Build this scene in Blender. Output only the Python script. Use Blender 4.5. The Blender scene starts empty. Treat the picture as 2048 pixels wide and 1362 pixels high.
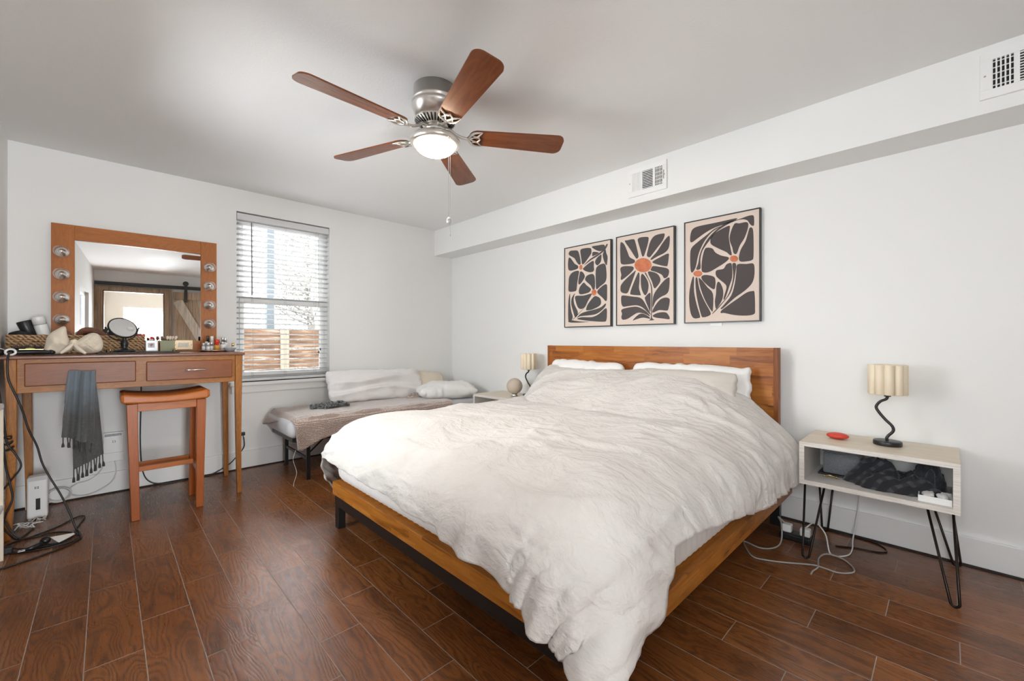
import bpy, math, random
import numpy as np
from mathutils import Vector, Matrix, Euler
random.seed(7)
SC = bpy.context.scene
COL = SC.collection
PI = math.pi

# ------------------------------------------------------------------ camera
YAW = math.atan2(811, 839.5)
cam = bpy.data.cameras.new('camera')
cam.sensor_width = 36.0
cam.lens = 36.0 * 839.5 / 2048
cam.clip_start = 0.02
camo = bpy.data.objects.new('camera', cam)
camo.location = (0, 0, 1.121)
camo.rotation_euler = (PI / 2, 0, -YAW)
COL.objects.link(camo)
SC.camera = camo

# ------------------------------------------------------------------ exposure, sky
SC.view_settings.view_transform = 'Standard'
SC.view_settings.look = 'None'
SC.view_settings.gamma = 1
SC.view_settings.exposure = 0.93
SC.cycles.use_denoising = True
SC.cycles.max_bounces = 10
SC.cycles.diffuse_bounces = 6
SC.cycles.transparent_max_bounces = 16
SC.cycles.caustics_reflective = False
SC.cycles.caustics_refractive = False
SC.cycles.sample_clamp_indirect = 6.0
w = bpy.data.worlds.new('overcast_sky')
SC.world = w
w.use_nodes = True
w.node_tree.nodes['Background'].inputs[0].default_value = (0.93, 0.97, 1.0, 1)
w.node_tree.nodes['Background'].inputs[1].default_value = 3.3

def area(name, loc, rot, sx, sy, power, color=(1, 1, 1), portal=False, spread=180):
    l = bpy.data.lights.new(name, 'AREA')
    l.shape = 'RECTANGLE'; l.size = sx; l.size_y = sy
    l.energy = power; l.color = color
    l.spread = math.radians(spread)
    if portal: l.cycles.is_portal = True
    o = bpy.data.objects.new(name, l)
    o.location = loc; o.rotation_euler = rot
    COL.objects.link(o)
    return o
# daylight arriving at the windows (panes are outside the walls) and in the hallway behind the camera
area('portal_window', (1.21, 4.42, 1.50), (-PI / 2, 0, 0), 0.80, 1.5, 1, portal=True)
area('daylight_back_window', (1.5, 9.5, 5.2), (math.radians(-56), 0, 0), 5.0, 2.4, 1500, (0.97, 0.985, 1.0))
area('daylight_left_window', (-0.62, -0.28, 1.38), (0, -PI / 2, 0), 1.1, 1.12, 22, (0.90, 0.96, 1.0))
area('added_corner_light', (-0.62, 2.50, 1.38), (0, -PI / 2, 0), 1.1, 1.12, 26, (0.90, 0.96, 1.0))  # added light at an invented window, brightens the back corner
area('hallway_daylight', (0.165, -3.62, 1.0), (PI / 2, 0, 0), 0.62, 1.8, 105, (0.92, 0.97, 1.0))
area('hallway_lamp', (0.5, -2.6, 2.36), (0, 0, 0), 1.2, 0.8, 4, (1.0, 0.98, 0.95))

# ------------------------------------------------------------------ helpers
RNG = np.random.RandomState(3)
TAB = RNG.rand(256, 256)
def vnoise(x, y, seed=0):
    x = np.asarray(x, float) + seed * 17.31; y = np.asarray(y, float) + seed * 9.17
    xi = np.floor(x).astype(int); yi = np.floor(y).astype(int)
    fx = x - xi; fy = y - yi
    fx = fx * fx * (3 - 2 * fx); fy = fy * fy * (3 - 2 * fy)
    g = lambda a, b: TAB[a % 256, b % 256]
    return ((g(xi, yi) * (1 - fx) + g(xi + 1, yi) * fx) * (1 - fy) + (g(xi, yi + 1) * (1 - fx) + g(xi + 1, yi + 1) * fx) * fy) * 2 - 1
def fbm(x, y, seed=0, o=3):
    s = 0; a = 1
    for k in range(o):
        s = s + a * vnoise(x * 2 ** k, y * 2 ** k, seed + k * 5); a *= .5
    return s
def sstep(a, b, x):
    t = np.clip((np.asarray(x, float) - a) / (b - a), 0, 1)
    return t * t * (3 - 2 * t)

class MB:
    def __init__(s): s.v = []; s.f = []
    def add(s, vs, fs):
        n = len(s.v); s.v += [tuple(map(float, p)) for p in vs]; s.f += [tuple(i + n for i in f) for f in fs]; return s
    def box(s, x0, x1, y0, y1, z0, z1):
        return s.add([(x0,y0,z0),(x1,y0,z0),(x1,y1,z0),(x0,y1,z0),(x0,y0,z1),(x1,y0,z1),(x1,y1,z1),(x0,y1,z1)],
              [(0,3,2,1),(4,5,6,7),(0,1,5,4),(1,2,6,5),(2,3,7,6),(3,0,4,7)])
    def hexa(s, bot, top):   # two quads, same winding (ccw seen from above)
        return s.add(list(bot) + list(top), [(0,3,2,1),(4,5,6,7),(0,1,5,4),(1,2,6,5),(2,3,7,6),(3,0,4,7)])
    def lathe(s, prof, n=24, c=(0,0,0), M=None):
        vs = []; fs = []
        for r, z in prof:
            for k in range(n):
                a = 2*PI*k/n; vs.append(Vector((r*math.cos(a), r*math.sin(a), z)))
        m = len(prof)
        for i in range(m-1):
            for k in range(n):
                fs.append((i*n+k, i*n+(k+1)%n, (i+1)*n+(k+1)%n, (i+1)*n+k))
        if prof[0][0] > 1e-5: fs.append(tuple(range(n-1,-1,-1)))
        if prof[-1][0] > 1e-5: fs.append(tuple((m-1)*n+k for k in range(n)))
        if M is not None: vs = [M @ p for p in vs]
        c = Vector(c)
        return s.add([p + c for p in vs], fs)
    def tube(s, pts, r=.003, n=8, closed=False, smooth=0, flat=None):
        P = [Vector(p) for p in pts]
        if smooth: P = crom(P, smooth, closed)
        m = len(P); rr = r if hasattr(r, '__len__') else [r]*m
        if len(rr) != m: rr = list(np.interp(np.linspace(0,1,m), np.linspace(0,1,len(rr)), rr))
        T = []
        for i in range(m):
            a = P[(i-1) % m] if closed or i else P[0]
            b = P[(i+1) % m] if closed or i < m-1 else P[-1]
            t = (b-a); T.append(t.normalized() if t.length > 1e-9 else Vector((0,0,1)))
        u = T[0].orthogonal().normalized()
        if flat is not None:
            u = Vector(flat) - T[0]*T[0].dot(Vector(flat)); u.normalize()
        vs = []
        for i in range(m):
            u = (u - T[i]*T[i].dot(u))
            u = u.normalized() if u.length > 1e-6 else T[i].orthogonal().normalized()
            w_ = T[i].cross(u)
            for k in range(n):
                a = 2*PI*k/n; vs.append(P[i] + (u*math.cos(a) + w_*math.sin(a))*rr[i])
        fs = []
        for i in range(m if closed else m-1):
            j = (i+1) % m
            for k in range(n): fs.append((i*n+k, i*n+(k+1)%n, j*n+(k+1)%n, j*n+k))
        if not closed:
            fs.append(tuple(range(n-1,-1,-1))); fs.append(tuple((m-1)*n+k for k in range(n)))
        return s.add(vs, fs)
    def grid(s, A, flip=False):
        h, w_ = A.shape[:2]; n = len(s.v)
        s.v += [tuple(p) for p in A.reshape(-1,3).tolist()]
        for i in range(h-1):
            for j in range(w_-1):
                f = (n+i*w_+j, n+i*w_+j+1, n+(i+1)*w_+j+1, n+(i+1)*w_+j)
                s.f.append(f[::-1] if flip else f)
        return s
    def prism(s, poly, z0, z1, M=None):
        n = len(poly)
        vs = [Vector((x,y,z0)) for x,y in poly] + [Vector((x,y,z1)) for x,y in poly]
        if M is not None: vs = [M @ p for p in vs]
        return s.add(vs, [tuple(range(n-1,-1,-1)), tuple(range(n,2*n))] + [(i,(i+1)%n,n+(i+1)%n,n+i) for i in range(n)])
    def ellipsoid(s, c, r, n=20, m=12, amp=0, freq=3, seed=0, M=None):
        th = np.linspace(0, PI, m); ph = np.linspace(0, 2*PI, n, endpoint=False)
        vs = []
        for t in th:
            for p in ph:
                d = np.array([math.sin(t)*math.cos(p), math.sin(t)*math.sin(p), math.cos(t)])
                k = 1 + amp*float(vnoise(d[0]*freq+d[2]*freq*.7, d[1]*freq+d[2]*freq*.4, seed)) if amp else 1
                vs.append(Vector(d*np.array(r)*k))
        if M is not None: vs = [M @ p for p in vs]
        c = Vector(c); fs = []
        for i in range(m-1):
            for k in range(n):
                fs.append((i*n+k, (i+1)*n+k, (i+1)*n+(k+1)%n, i*n+(k+1)%n))
        return s.add([p+c for p in vs], fs)
    def xf(s, M):
        s.v = [tuple(M @ Vector(p)) for p in s.v]; return s

def crom(P, k, closed=False):
    out = []; m = len(P)
    for i in range(m if closed else m-1):
        g = lambda j: P[j % m] if closed else P[min(max(j,0),m-1)]
        a,b,c,d = g(i-1),g(i),g(i+1),g(i+2)
        for q in range(k):
            t = q/k
            out.append(.5*((2*b)+(c-a)*t+(2*a-5*b+4*c-d)*t*t+(3*b-a-3*c+d)*t**3))
    if not closed: out.append(P[-1])
    return out

def mesh(name, mb, mat, smooth=False, bevel=0, seg=2, solid=0, weld=False, mats=None):
    me = bpy.data.meshes.new(name)
    me.from_pydata(mb.v, [], mb.f); me.update()
    if mat is not None: me.materials.append(mat)
    if smooth: me.polygons.foreach_set('use_smooth', [True]*len(me.polygons))
    o = bpy.data.objects.new(name, me)
    COL.objects.link(o)
    if weld:
        m = o.modifiers.new('weld','WELD'); m.merge_threshold = .0004
    if solid:
        m = o.modifiers.new('solid','SOLIDIFY'); m.thickness = solid; m.offset = -1
    if bevel:
        m = o.modifiers.new('bevel','BEVEL'); m.width = bevel; m.segments = seg; m.limit_method = 'ANGLE'; m.angle_limit = math.radians(40)
        m.harden_normals = False
    return o
def tag(o, label=None, cat=None, group=None, kind=None):
    if label: o['label'] = label
    if cat: o['category'] = cat
    if group: o['group'] = group
    if kind: o['kind'] = kind
    return o
def thing(name, label, cat, loc=(0,0,0), rz=0, group=None):
    o = bpy.data.objects.new(name, None); o.empty_display_size = .05
    o.location = loc; o.rotation_euler = (0,0,rz)
    COL.objects.link(o)
    return tag(o, label, cat, group)
def root_of(o):
    while o.parent: o = o.parent
    return o
def part(name, mb, mat, parent, world=True, label=None, **k):
    """mesh child of a thing (or of a part). world=True: mb is in world coordinates."""
    if world:
        r = root_of(parent); L = r.location
        M = (Matrix.Translation(L) @ Matrix.Rotation(r.rotation_euler.z, 4, 'Z')).inverted()
        mb.v = [tuple(M @ Vector(p)) for p in mb.v]
    o = mesh(name, mb, mat, **k)
    o.parent = parent
    if label: o['label'] = label
    return o
def single(name, label, cat, mb, mat, group=None, kind=None, **k):
    V = np.array(mb.v); c = (V.min(0)+V.max(0))/2; c[2] = V[:,2].min()
    mb.v = [tuple(p) for p in (V-c)]
    o = mesh(name, mb, mat, **k); o.location = c
    return tag(o, label, cat, group, kind)
def struct(name, mb, mat, **k):
    o = mesh(name, mb, mat, **k); o['kind'] = 'structure'; return o
def sroot(name, loc=(0,0,0)):
    o = bpy.data.objects.new(name, None); o.location = loc; COL.objects.link(o); o['kind'] = 'structure'; return o
def dup(root, loc, rz=0, label=None):
    def cp(o, par):
        c = o.copy(); COL.objects.link(c)
        if par is not None: c.parent = par
        for ch in list(o.children): cp(ch, c)
        return c
    r = cp(root, None); r.location = loc; r.rotation_euler = (0,0,rz)
    if label: r['label'] = label
    return r

# ------------------------------------------------------------------ materials
class NT:
    def __init__(s, name):
        s.m = bpy.data.materials.new(name); s.m.use_nodes = True
        s.t = s.m.node_tree; s.t.nodes.clear()
        s.out = s.n('ShaderNodeOutputMaterial')
    def n(s, ty, ins=None, **props):
        nd = s.t.nodes.new(ty)
        for k, v in props.items(): setattr(nd, k, v)
        for k, v in (ins or {}).items(): s.set(nd.inputs[k], v)
        return nd
    def set(s, sock, v):
        if isinstance(v, bpy.types.NodeSocket): s.t.links.new(v, sock)
        else:
            if sock.type == 'RGBA' and len(v) == 3: v = (*v, 1)
            sock.default_value = v
    def math(s, op, a, b=None, c=None):
        nd = s.t.nodes.new('ShaderNodeMath'); nd.operation = op
        s.set(nd.inputs[0], a)
        if b is not None: s.set(nd.inputs[1], b)
        if c is not None: s.set(nd.inputs[2], c)
        return nd.outputs[0]
    def mix(s, f, a, b):
        nd = s.t.nodes.new('ShaderNodeMix'); nd.data_type = 'RGBA'
        s.set(nd.inputs[0], f); s.set(nd.inputs[6], a); s.set(nd.inputs[7], b)
        return nd.outputs[2]
    def ramp(s, f, *stops):
        nd = s.t.nodes.new('ShaderNodeValToRGB'); s.set(nd.inputs[0], f)
        e = nd.color_ramp.elements
        while len(e) < len(stops): e.new(.5)
        for i, (p, c) in enumerate(stops):
            e[i].position = p; e[i].color = (*c, 1) if len(c) == 3 else c
        return nd.outputs[0]
    def maprange(s, v, a, b, c, d):
        return s.n('ShaderNodeMapRange', {0: v, 1: a, 2: b, 3: c, 4: d}).outputs[0]
    def obj(s): return s.n('ShaderNodeTexCoord').outputs['Object']
    def mapping(s, vec, scale=(1,1,1), loc=(0,0,0), rot=(0,0,0)):
        return s.n('ShaderNodeMapping', {'Vector': vec, 'Scale': scale, 'Location': loc, 'Rotation': rot}).outputs[0]
    def noise(s, vec, scale=5, detail=3, rough=.5, dist=0):
        return s.n('ShaderNodeTexNoise', {'Vector': vec, 'Scale': scale, 'Detail': detail, 'Roughness': rough, 'Distortion': dist}).outputs[0]
    def bump(s, h, strength=.3, dist=.01):
        return s.n('ShaderNodeBump', {'Height': h, 'Strength': strength, 'Distance': dist}).outputs[0]
    def bsdf(s, **k):
        nd = s.t.nodes.new('ShaderNodeBsdfPrincipled')
        mp = dict(color='Base Color', rough='Roughness', metal='Metallic', normal='Normal', spec='Specular IOR Level', sheen='Sheen Weight',
                  sheen_r='Sheen Roughness', trans='Transmission Weight', emit='Emission Color', estr='Emission Strength', coat='Coat Weight', sss='Subsurface Weight', ior='IOR', alpha='Alpha', aniso='Anisotropic')
        for a, v in k.items(): s.set(nd.inputs[mp[a]], v)
        s.t.links.new(nd.outputs[0], s.out.inputs[0])
        return nd
def plain(name, color, rough=.5, metal=0, bump=0, bscale=200, bdist=.002, **k):
    t = NT(name)
    if bump: k['normal'] = t.bump(t.noise(t.obj(), bscale, 2), bump, bdist)
    t.bsdf(color=color, rough=rough, metal=metal, **k)
    return t.m
def wood(name, c1, c2, scale=(1,1,1), rough=.4, fig=18, coat=0, dark=None):
    """grain runs along the axis with the smallest scale"""
    t = NT(name); v = t.mapping(t.obj(), scale)
    n1 = t.noise(v, 2.2, 3, .55, .6)
    rings = t.math('FRACT', t.math('MULTIPLY', n1, fig))
    rings = t.math('ABSOLUTE', t.math('SUBTRACT', rings, .5))
    fine = t.noise(t.mapping(v, (6,6,6)), 9, 4, .65)
    f = t.math('ADD', t.math('MULTIPLY', rings, .55), t.math('ADD', t.math('MULTIPLY', fine, .45), .12))
    big = t.noise(v, .8, 2)
    f = t.math('ADD', f, t.math('MULTIPLY', t.math('SUBTRACT', big, .5), .7))
    col = t.ramp(f, (.2, c2), (.75, c1))
    if dark:
        kn = t.noise(t.mapping(v, (1.5,1.5,1.5)), 1.3, 2)
        col = t.mix(t.maprange(kn, .62, .72, 0, .8), col, dark)
    t.bsdf(color=col, rough=rough, spec=.32, normal=t.bump(f, .12, .002), coat=coat)
    return t.m
def block_wood(name, ax_len, ax_w, L, W, cols, rough=.38):
    """finger-jointed acacia: strips along one axis, blocks of random tone"""
    t = NT(name); sep = t.n('ShaderNodeSeparateXYZ', {0: t.obj()})
    a = sep.outputs[ax_len]; b = sep.outputs[ax_w]
    row = t.math('FLOOR', t.math('DIVIDE', b, W))
    off = t.n('ShaderNodeTexWhiteNoise', {'W': row}, noise_dimensions='1D').outputs[0]
    k = t.math('FLOOR', t.math('ADD', t.math('DIVIDE', a, L), t.math('MULTIPLY', off, 7.3)))
    idv = t.n('ShaderNodeCombineXYZ', {0: row, 1: k}).outputs[0]
    rnd = t.n('ShaderNodeTexWhiteNoise', {'Vector': idv}, noise_dimensions='2D')
    sc = [15, 15, 15]; sc[ax_len] = 1.3
    v = t.n('ShaderNodeVectorMath', {0: t.mapping(t.obj(), sc), 1: t.n('ShaderNodeVectorMath', {0: rnd.outputs[1], 3: 9.0}, operation='SCALE').outputs[0]}, operation='ADD').outputs[0]
    g = t.maprange(t.noise(v, 2.4, 4, .6, .9), .3, .7, 0, 1)
    fine = t.noise(t.mapping(v, (3,3,3)), 14, 3, .6)
    f = t.math('ADD', t.math('ADD', t.math('MULTIPLY', rnd.outputs[0], .36), .10), t.math('ADD', t.math('MULTIPLY', g, .5), t.math('MULTIPLY', fine, .12)))
    col = t.ramp(f, (.16, cols[0]), (.48, cols[1]), (.85, cols[2]))
    kn = t.n('ShaderNodeVectorMath', {0: t.mapping(t.obj(), [3.1 if i == ax_len else 7.5 for i in range(3)]), 1: t.n('ShaderNodeVectorMath', {0: t.n('ShaderNodeCombineXYZ', {0: g, 1: g, 2: g}).outputs[0], 3: .10}, operation='SCALE').outputs[0]}, operation='ADD').outputs[0]
    vor = t.n('ShaderNodeTexVoronoi', {'Vector': kn, 'Scale': 1.0}).outputs[0]
    col = t.mix(t.maprange(vor, .03, .17, .9, 0), col, (.040, .014, .006))
    t.bsdf(color=col, rough=rough, spec=.35, normal=t.bump(f, .08, .002))
    return t.m
def fabric(name, color, rough=.9, weave=600, bump=.25, sheen=.2, color2=None, cscale=30, dist=.002):
    t = NT(name); v = t.obj()
    a = t.n('ShaderNodeTexWave', {'Vector': v, 'Scale': weave/6.28, 'Distortion': 1.5, 'Detail': 1}, bands_direction='X').outputs[1]
    b = t.n('ShaderNodeTexWave', {'Vector': v, 'Scale': weave/6.28, 'Distortion': 1.5, 'Detail': 1}, bands_direction='Y').outputs[1]
    n = t.noise(v, cscale*4, 3)
    h = t.math('ADD', t.math('MULTIPLY', t.math('ADD', a, b), .3), n)
    col = color if color2 is None else t.mix(t.maprange(t.noise(v, cscale, 4, .6), .35, .65, 0, 1), color, color2)
    t.bsdf(color=col, rough=rough, normal=t.bump(h, bump, dist), sheen=sheen)
    return t.m

def mat_floor():
    t = NT('floor_planks'); sep = t.n('ShaderNodeSeparateXYZ', {0: t.obj()})
    x, y = sep.outputs[0], sep.outputs[1]
    u = t.math('DIVIDE', t.math('SUBTRACT', x, .10), .1556)
    k = t.math('FLOOR', u)
    v = t.math('DIVIDE', t.math('SUBTRACT', t.math('SUBTRACT', y, .377), t.math('MULTIPLY', k, .2063)), .6186)
    j = t.math('FLOOR', v)
    fu = t.math('FRACT', u); fv = t.math('FRACT', v)
    eu = t.math('MULTIPLY', t.math('MINIMUM', fu, t.math('SUBTRACT', 1, fu)), .1556)
    ev = t.math('MULTIPLY', t.math('MINIMUM', fv, t.math('SUBTRACT', 1, fv)), .6186)
    e = t.math('MINIMUM', eu, ev)
    grout = t.maprange(e, .0009, .0019, 1, 0)
    rnd = t.n('ShaderNodeTexWhiteNoise', {'Vector': t.n('ShaderNodeCombineXYZ', {0: k, 1: j}).outputs[0]}, noise_dimensions='2D')
    offs = t.n('ShaderNodeVectorMath', {0: rnd.outputs[1], 3: 23.0}, operation='SCALE').outputs[0]
    base = t.n('ShaderNodeVectorMath', {0: t.obj(), 1: offs}, operation='ADD').outputs[0]
    warp = t.noise(t.mapping(base, (6, 3, 1)), 1.0, 2)
    gv = t.n('ShaderNodeVectorMath', {0: t.mapping(base, (8.5, 1.35, 1)), 1: t.n('ShaderNodeCombineXYZ', {0: t.math('MULTIPLY', warp, .5), 1: t.math('MULTIPLY', warp, .9)}).outputs[0]}, operation='ADD').outputs[0]
    n1 = t.noise(gv, 1.0, 1.5, .4)
    fr = t.math('FRACT', t.math('MULTIPLY', n1, 22))
    tri = t.math('ABSOLUTE', t.math('SUBTRACT', fr, .5))           # 0..0.5
    line = t.maprange(tri, .04, .36, 1, 0)
    pores = t.noise(t.mapping(base, (230, 16, 1)), 1.0, 3, .6)
    line = t.math('MULTIPLY', line, t.maprange(pores, .35, .6, .35, 1))
    blot = t.noise(t.mapping(base, (5, 2.4, 1)), 1.0, 4, .6)
    tone = t.math('ADD', t.math('MULTIPLY', rnd.outputs[0], .30), t.math('MULTIPLY', blot, .85))
    c = t.ramp(tone, (.28, (.092, .030, .009)), (.52, (.205, .068, .017)), (.85, (.300, .110, .030)))
    c = t.mix(t.math('MULTIPLY', line, .74), c, (.046, .0165, .0065))
    c = t.mix(t.maprange(pores, .55, .75, 0, .35), c, (.05, .02, .01))
    c = t.mix(t.math('MULTIPLY', grout, .75), c, (.36, .33, .30))
    hump = t.noise(t.mapping(base, (14, 5, 1)), 1.0, 2)
    rip = t.noise(t.mapping(base, (4, 40, 1)), 1.0, 2)
    h = t.math('ADD', t.math('MULTIPLY', hump, 1.0), t.math('ADD', t.math('MULTIPLY', rip, .22), t.math('MULTIPLY', line, -.10)))
    h = t.math('SUBTRACT', h, t.math('MULTIPLY', grout, .5))
    rough = t.math('ADD', t.maprange(pores, .3, .7, .25, .36), t.math('MULTIPLY', grout, .35))
    t.bsdf(color=c, rough=rough, spec=.60, normal=t.bump(h, .44, .0035))
    return t.m
M = {}
def mk_mats():
    t = NT('wall_paint'); n = t.noise(t.obj(), 160, 3, .6)
    t.bsdf(color=(.80, .80, .79), rough=.62, spec=.35, normal=t.bump(n, .10, .002)); M['wall'] = t.m
    t = NT('ceiling_paint'); n = t.noise(t.obj(), 110, 4, .65)
    t.bsdf(color=(.82, .82, .815), rough=.75, spec=.2, normal=t.bump(n, .22, .004)); M['ceil'] = t.m
    M['trim'] = plain('trim_paint', (.80, .80, .79), .4, bump=.05, bscale=60)
    M['floor'] = mat_floor()
    M['white'] = plain('white_plastic', (.82, .82, .81), .35)
    M['slat'] = plain('blind_slat_white', (.66, .665, .67), .45)
    M['black'] = plain('black_plastic', (.012, .012, .013), .38)
    M['blackmetal'] = plain('black_painted_metal', (.018, .017, .017), .35, 0.3)
    M['darkbronze'] = plain('dark_bronze_rod', (.022, .014, .010), .32, .6)
    M['chrome'] = plain('chrome', (.88, .88, .88), .2, 1)
    t = NT('brushed_nickel'); n = t.noise(t.mapping(t.obj(), (3, 3, 220)), 1.2, 3, .6)
    t.bsdf(color=(.74, .71, .67), metal=1, rough=.33, normal=t.bump(n, .06, .001)); M['nickel'] = t.m
    M['gold'] = plain('gold_metal', (.75, .52, .22), .25, 1)
    M['mirror'] = plain('mirror_silver', (.93, .935, .93), .0, 1)
    M['vanity'] = wood('oiled_timber', (0.4085, 0.1591, 0.0298), (0.2375, 0.0774, 0.0124), (2.0, 9, 9), .38, 9)
    M['vanityleg'] = wood('oiled_timber_upright', (0.4085, 0.1591, 0.0279), (0.2185, 0.0731, 0.0112), (10, 10, 1.6), .38, 8)
    M['vanityframe'] = wood('mirror_frame_timber', (0.4370, 0.1419, 0.0211), (0.3135, 0.0903, 0.0118), (2.2, 9, 8), .42, 7)
    M['drawer'] = wood('drawer_timber', (0.2308, 0.0657, 0.0126), (0.1625, 0.0435, 0.0084), (1.6, 12, 9), .36, 6)
    M['vtop'] = wood('reddish_top_timber', (.22, .095, .058), (.145, .060, .038), (1.5, 8, 8), .25, 6)
    M['stool'] = wood('stool_timber', (0.4750, 0.1419, 0.0260), (0.3610, 0.0963, 0.0161), (2, 9, 9), .33, 6)
    M['stoolleg'] = wood('stool_timber_upright', (0.3800, 0.0989, 0.0174), (0.2755, 0.0688, 0.0112), (12, 12, 1.4), .33, 5)
    AC = [(.12, .032, .006), (.32, .100, .017), (.45, .170, .032)]
    M['headboard'] = block_wood('acacia_blocks', 1, 2, .31, .064, AC)
    AR = [(.12, .036, .005), (.36, .125, .016), (.50, .20, .035)]
    M['railfoot'] = block_wood('acacia_foot_rail', 1, 2, .22, .037, AR)
    M['railside'] = block_wood('acacia_side_rail', 0, 2, .22, .037, AR)
    M['blade'] = wood('fan_blade_walnut', (.225, .070, .024), (.125, .036, .012), (1.0, 9, 9), .25, 4)
    M['bladeedge'] = plain('fan_blade_edge', (.03, .012, .008), .4)
    M['linen'] = fabric('oatmeal_linen', (.63, .585, .53), .92, 900, .16, .25, (.70, .66, .61), 9)
    M['linen2'] = fabric('taupe_linen', (.57, .53, .48), .92, 900, .16, .2)
    M['sheet'] = fabric('white_cotton', (.80, .79, .775), .9, 900, .08, .15)
    M['pinkwhite'] = fabric('pale_satin_pillowcase', (.76, .735, .725), .62, 700, .06, .3)
    M['cream'] = fabric('cream_cotton', (.72, .63, .51), .9, 500, .15, .2)
    M['bow'] = fabric('cream_quilted_cotton', (.74, .65, .53), .9, 300, .2, .25)
    M['greymat'] = fabric('pale_grey_mattress_cover', (.58, .585, .60), .85, 300, .12, .2)
    M['greytop'] = fabric('grey_mattress_ticking', (.31, .315, .33), .85, 300, .12, .2)
    t = NT('brown_chenille_knit'); v = t.obj()
    sp = t.n('ShaderNodeSeparateXYZ', {0: v}); yz = t.n('ShaderNodeCombineXYZ', {0: t.math('SUBTRACT', sp.outputs[1], sp.outputs[2]), 1: t.math('MULTIPLY', sp.outputs[0], .3)}).outputs[0]
    r = t.n('ShaderNodeTexWave', {'Vector': yz, 'Scale': 26, 'Distortion': 1.2, 'Detail': 2}, bands_direction='X').outputs[1]
    s1 = t.noise(v, 190, 3, .7); s2 = t.noise(v, 60, 3)
    c = t.mix(t.maprange(s1, .42, .6, 0, 1), (.31, .195, .145), (.68, .58, .525))
    c = t.mix(t.maprange(r, .1, .6, .55, 0), c, (.17, .10, .07))
    h = t.math('ADD', t.math('MULTIPLY', r, 1.0), t.math('MULTIPLY', s1, .7))
    t.bsdf(color=c, rough=.95, sheen=1.0, sheen_r=.5, normal=t.bump(h, .7, .006)); M['chenille'] = t.m
    t = NT('grey_ombre_towel'); v = t.obj(); z = t.n('ShaderNodeSeparateXYZ', {0: v}).outputs[2]
    c = t.mix(t.maprange(t.math('ADD', z, t.math('MULTIPLY', t.noise(v, 14, 3), .16)), .46, .62, 0, 1), (.075, .076, .076), (.15, .185, .22))
    c = t.mix(t.maprange(t.noise(v, 90, 4), .5, .75, 0, .3), c, (.20, .21, .215))
    t.bsdf(color=c, rough=.95, sheen=.3, normal=t.bump(t.noise(v, 420, 2), .4, .002)); M['towel'] = t.m
    M['fringe'] = fabric('charcoal_fringe', (.045, .043, .042), .95, 500, .3, .3)
    t = NT('sparkly_dark_scarf'); v = t.obj()
    c = t.ramp(t.noise(v, 55, 4, .7), (.38, (.012, .014, .015)), (.52, (.07, .075, .075)), (.66, (.36, .38, .37)))
    t.bsdf(color=c, rough=.75, sheen=.3, normal=t.bump(t.noise(v, 160, 3), .5, .004)); M['scarf'] = t.m
    t = NT('whitewashed_plywood'); v = t.mapping(t.obj(), (14, 1.6, 14))
    n = t.noise(v, 3, 4, .6, .5)
    t.bsdf(color=t.ramp(n, (.3, (.62, .525, .40)), (.7, (.74, .655, .53))), rough=.42, normal=t.bump(n, .05, .001)); M['ply'] = t.m
    t = NT('plywood_edge'); v = t.mapping(t.obj(), (3, 3, 90)); n = t.noise(v, 3, 4, .6)
    t.bsdf(color=t.ramp(n, (.3, (.58, .53, .47)), (.65, (.78, .75, .71))), rough=.55); M['plyedge'] = t.m
    M['plywhite'] = wood('limed_plywood', (.70, .675, .65), (.62, .59, .56), (14, 1.6, 14), .5, 4)
    M['shade'] = plain('ribbed_cream_acrylic', (.80, .69, .53), .35, sss=.25)
    M['globe'] = fabric('beige_globe_cloth', (.56, .47, .38), .8, 900, .2, .1)
    M['red'] = plain('coral_red_plastic', (.62, .055, .030), .42)
    M['greyfelt'] = fabric('grey_felt', (.13, .14, .155), .95, 800, .4, .3, (.19, .20, .215), 160)
    M['darkcloth'] = fabric('charcoal_cloth', (.020, .021, .025), .95, 500, .3, .3, (.035, .036, .042), 40)
    t = NT('black_check_flannel'); v = t.obj()
    a = t.n('ShaderNodeTexWave', {'Vector': v, 'Scale': 9.0, 'Distortion': 3.5}, bands_direction='DIAGONAL').outputs[1]
    b = t.n('ShaderNodeTexWave', {'Vector': t.mapping(v, rot=(0, .4, 1.5)), 'Scale': 9.0, 'Distortion': 3.5}, bands_direction='DIAGONAL').outputs[1]
    f = t.math('MULTIPLY', t.maprange(a, .55, .75, 0, 1), t.maprange(b, .4, .7, .25, 1))
    t.bsdf(color=t.mix(f, (.012, .013, .017), (.05, .052, .06)), rough=.9, sheen=.2); M['flannel'] = t.m
    M['cordblack'] = plain('black_cord', (.012, .011, .011), .45)
    M['cordgrey'] = plain('grey_cord', (.36, .34, .32), .5)
    M['cordwhite'] = plain('white_cord', (.72, .71, .69), .45)
    M['darkscreen'] = plain('dark_panel', (.008, .008, .009), .25)
    t = NT('woven_seagrass'); v = t.obj()
    wv = t.n('ShaderNodeTexWave', {'Vector': v, 'Scale': 26, 'Distortion': 5, 'Detail': 3}, bands_direction='DIAGONAL').outputs[1]
    n = t.noise(v, 70, 4, .65)
    f = t.math('ADD', t.math('MULTIPLY', wv, .5), t.math('MULTIPLY', n, .6))
    t.bsdf(color=t.ramp(f, (.25, (.14, .062, .026)), (.5, (.40, .235, .115)), (.8, (.58, .40, .23))), rough=.8, normal=t.bump(f, .8, .005)); M['basket'] = t.m
    M['sage'] = plain('sage_ceramic', (.25, .255, .145), .5)
    M['brass_plate'] = plain('antique_brass_plate', (.30, .225, .145), .38, .75)
    M['ivory'] = plain('ivory_plastic', (.72, .66, .54), .4)
    M['pinkgold'] = plain('rose_gold', (.78, .47, .34), .25, .9)
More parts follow.
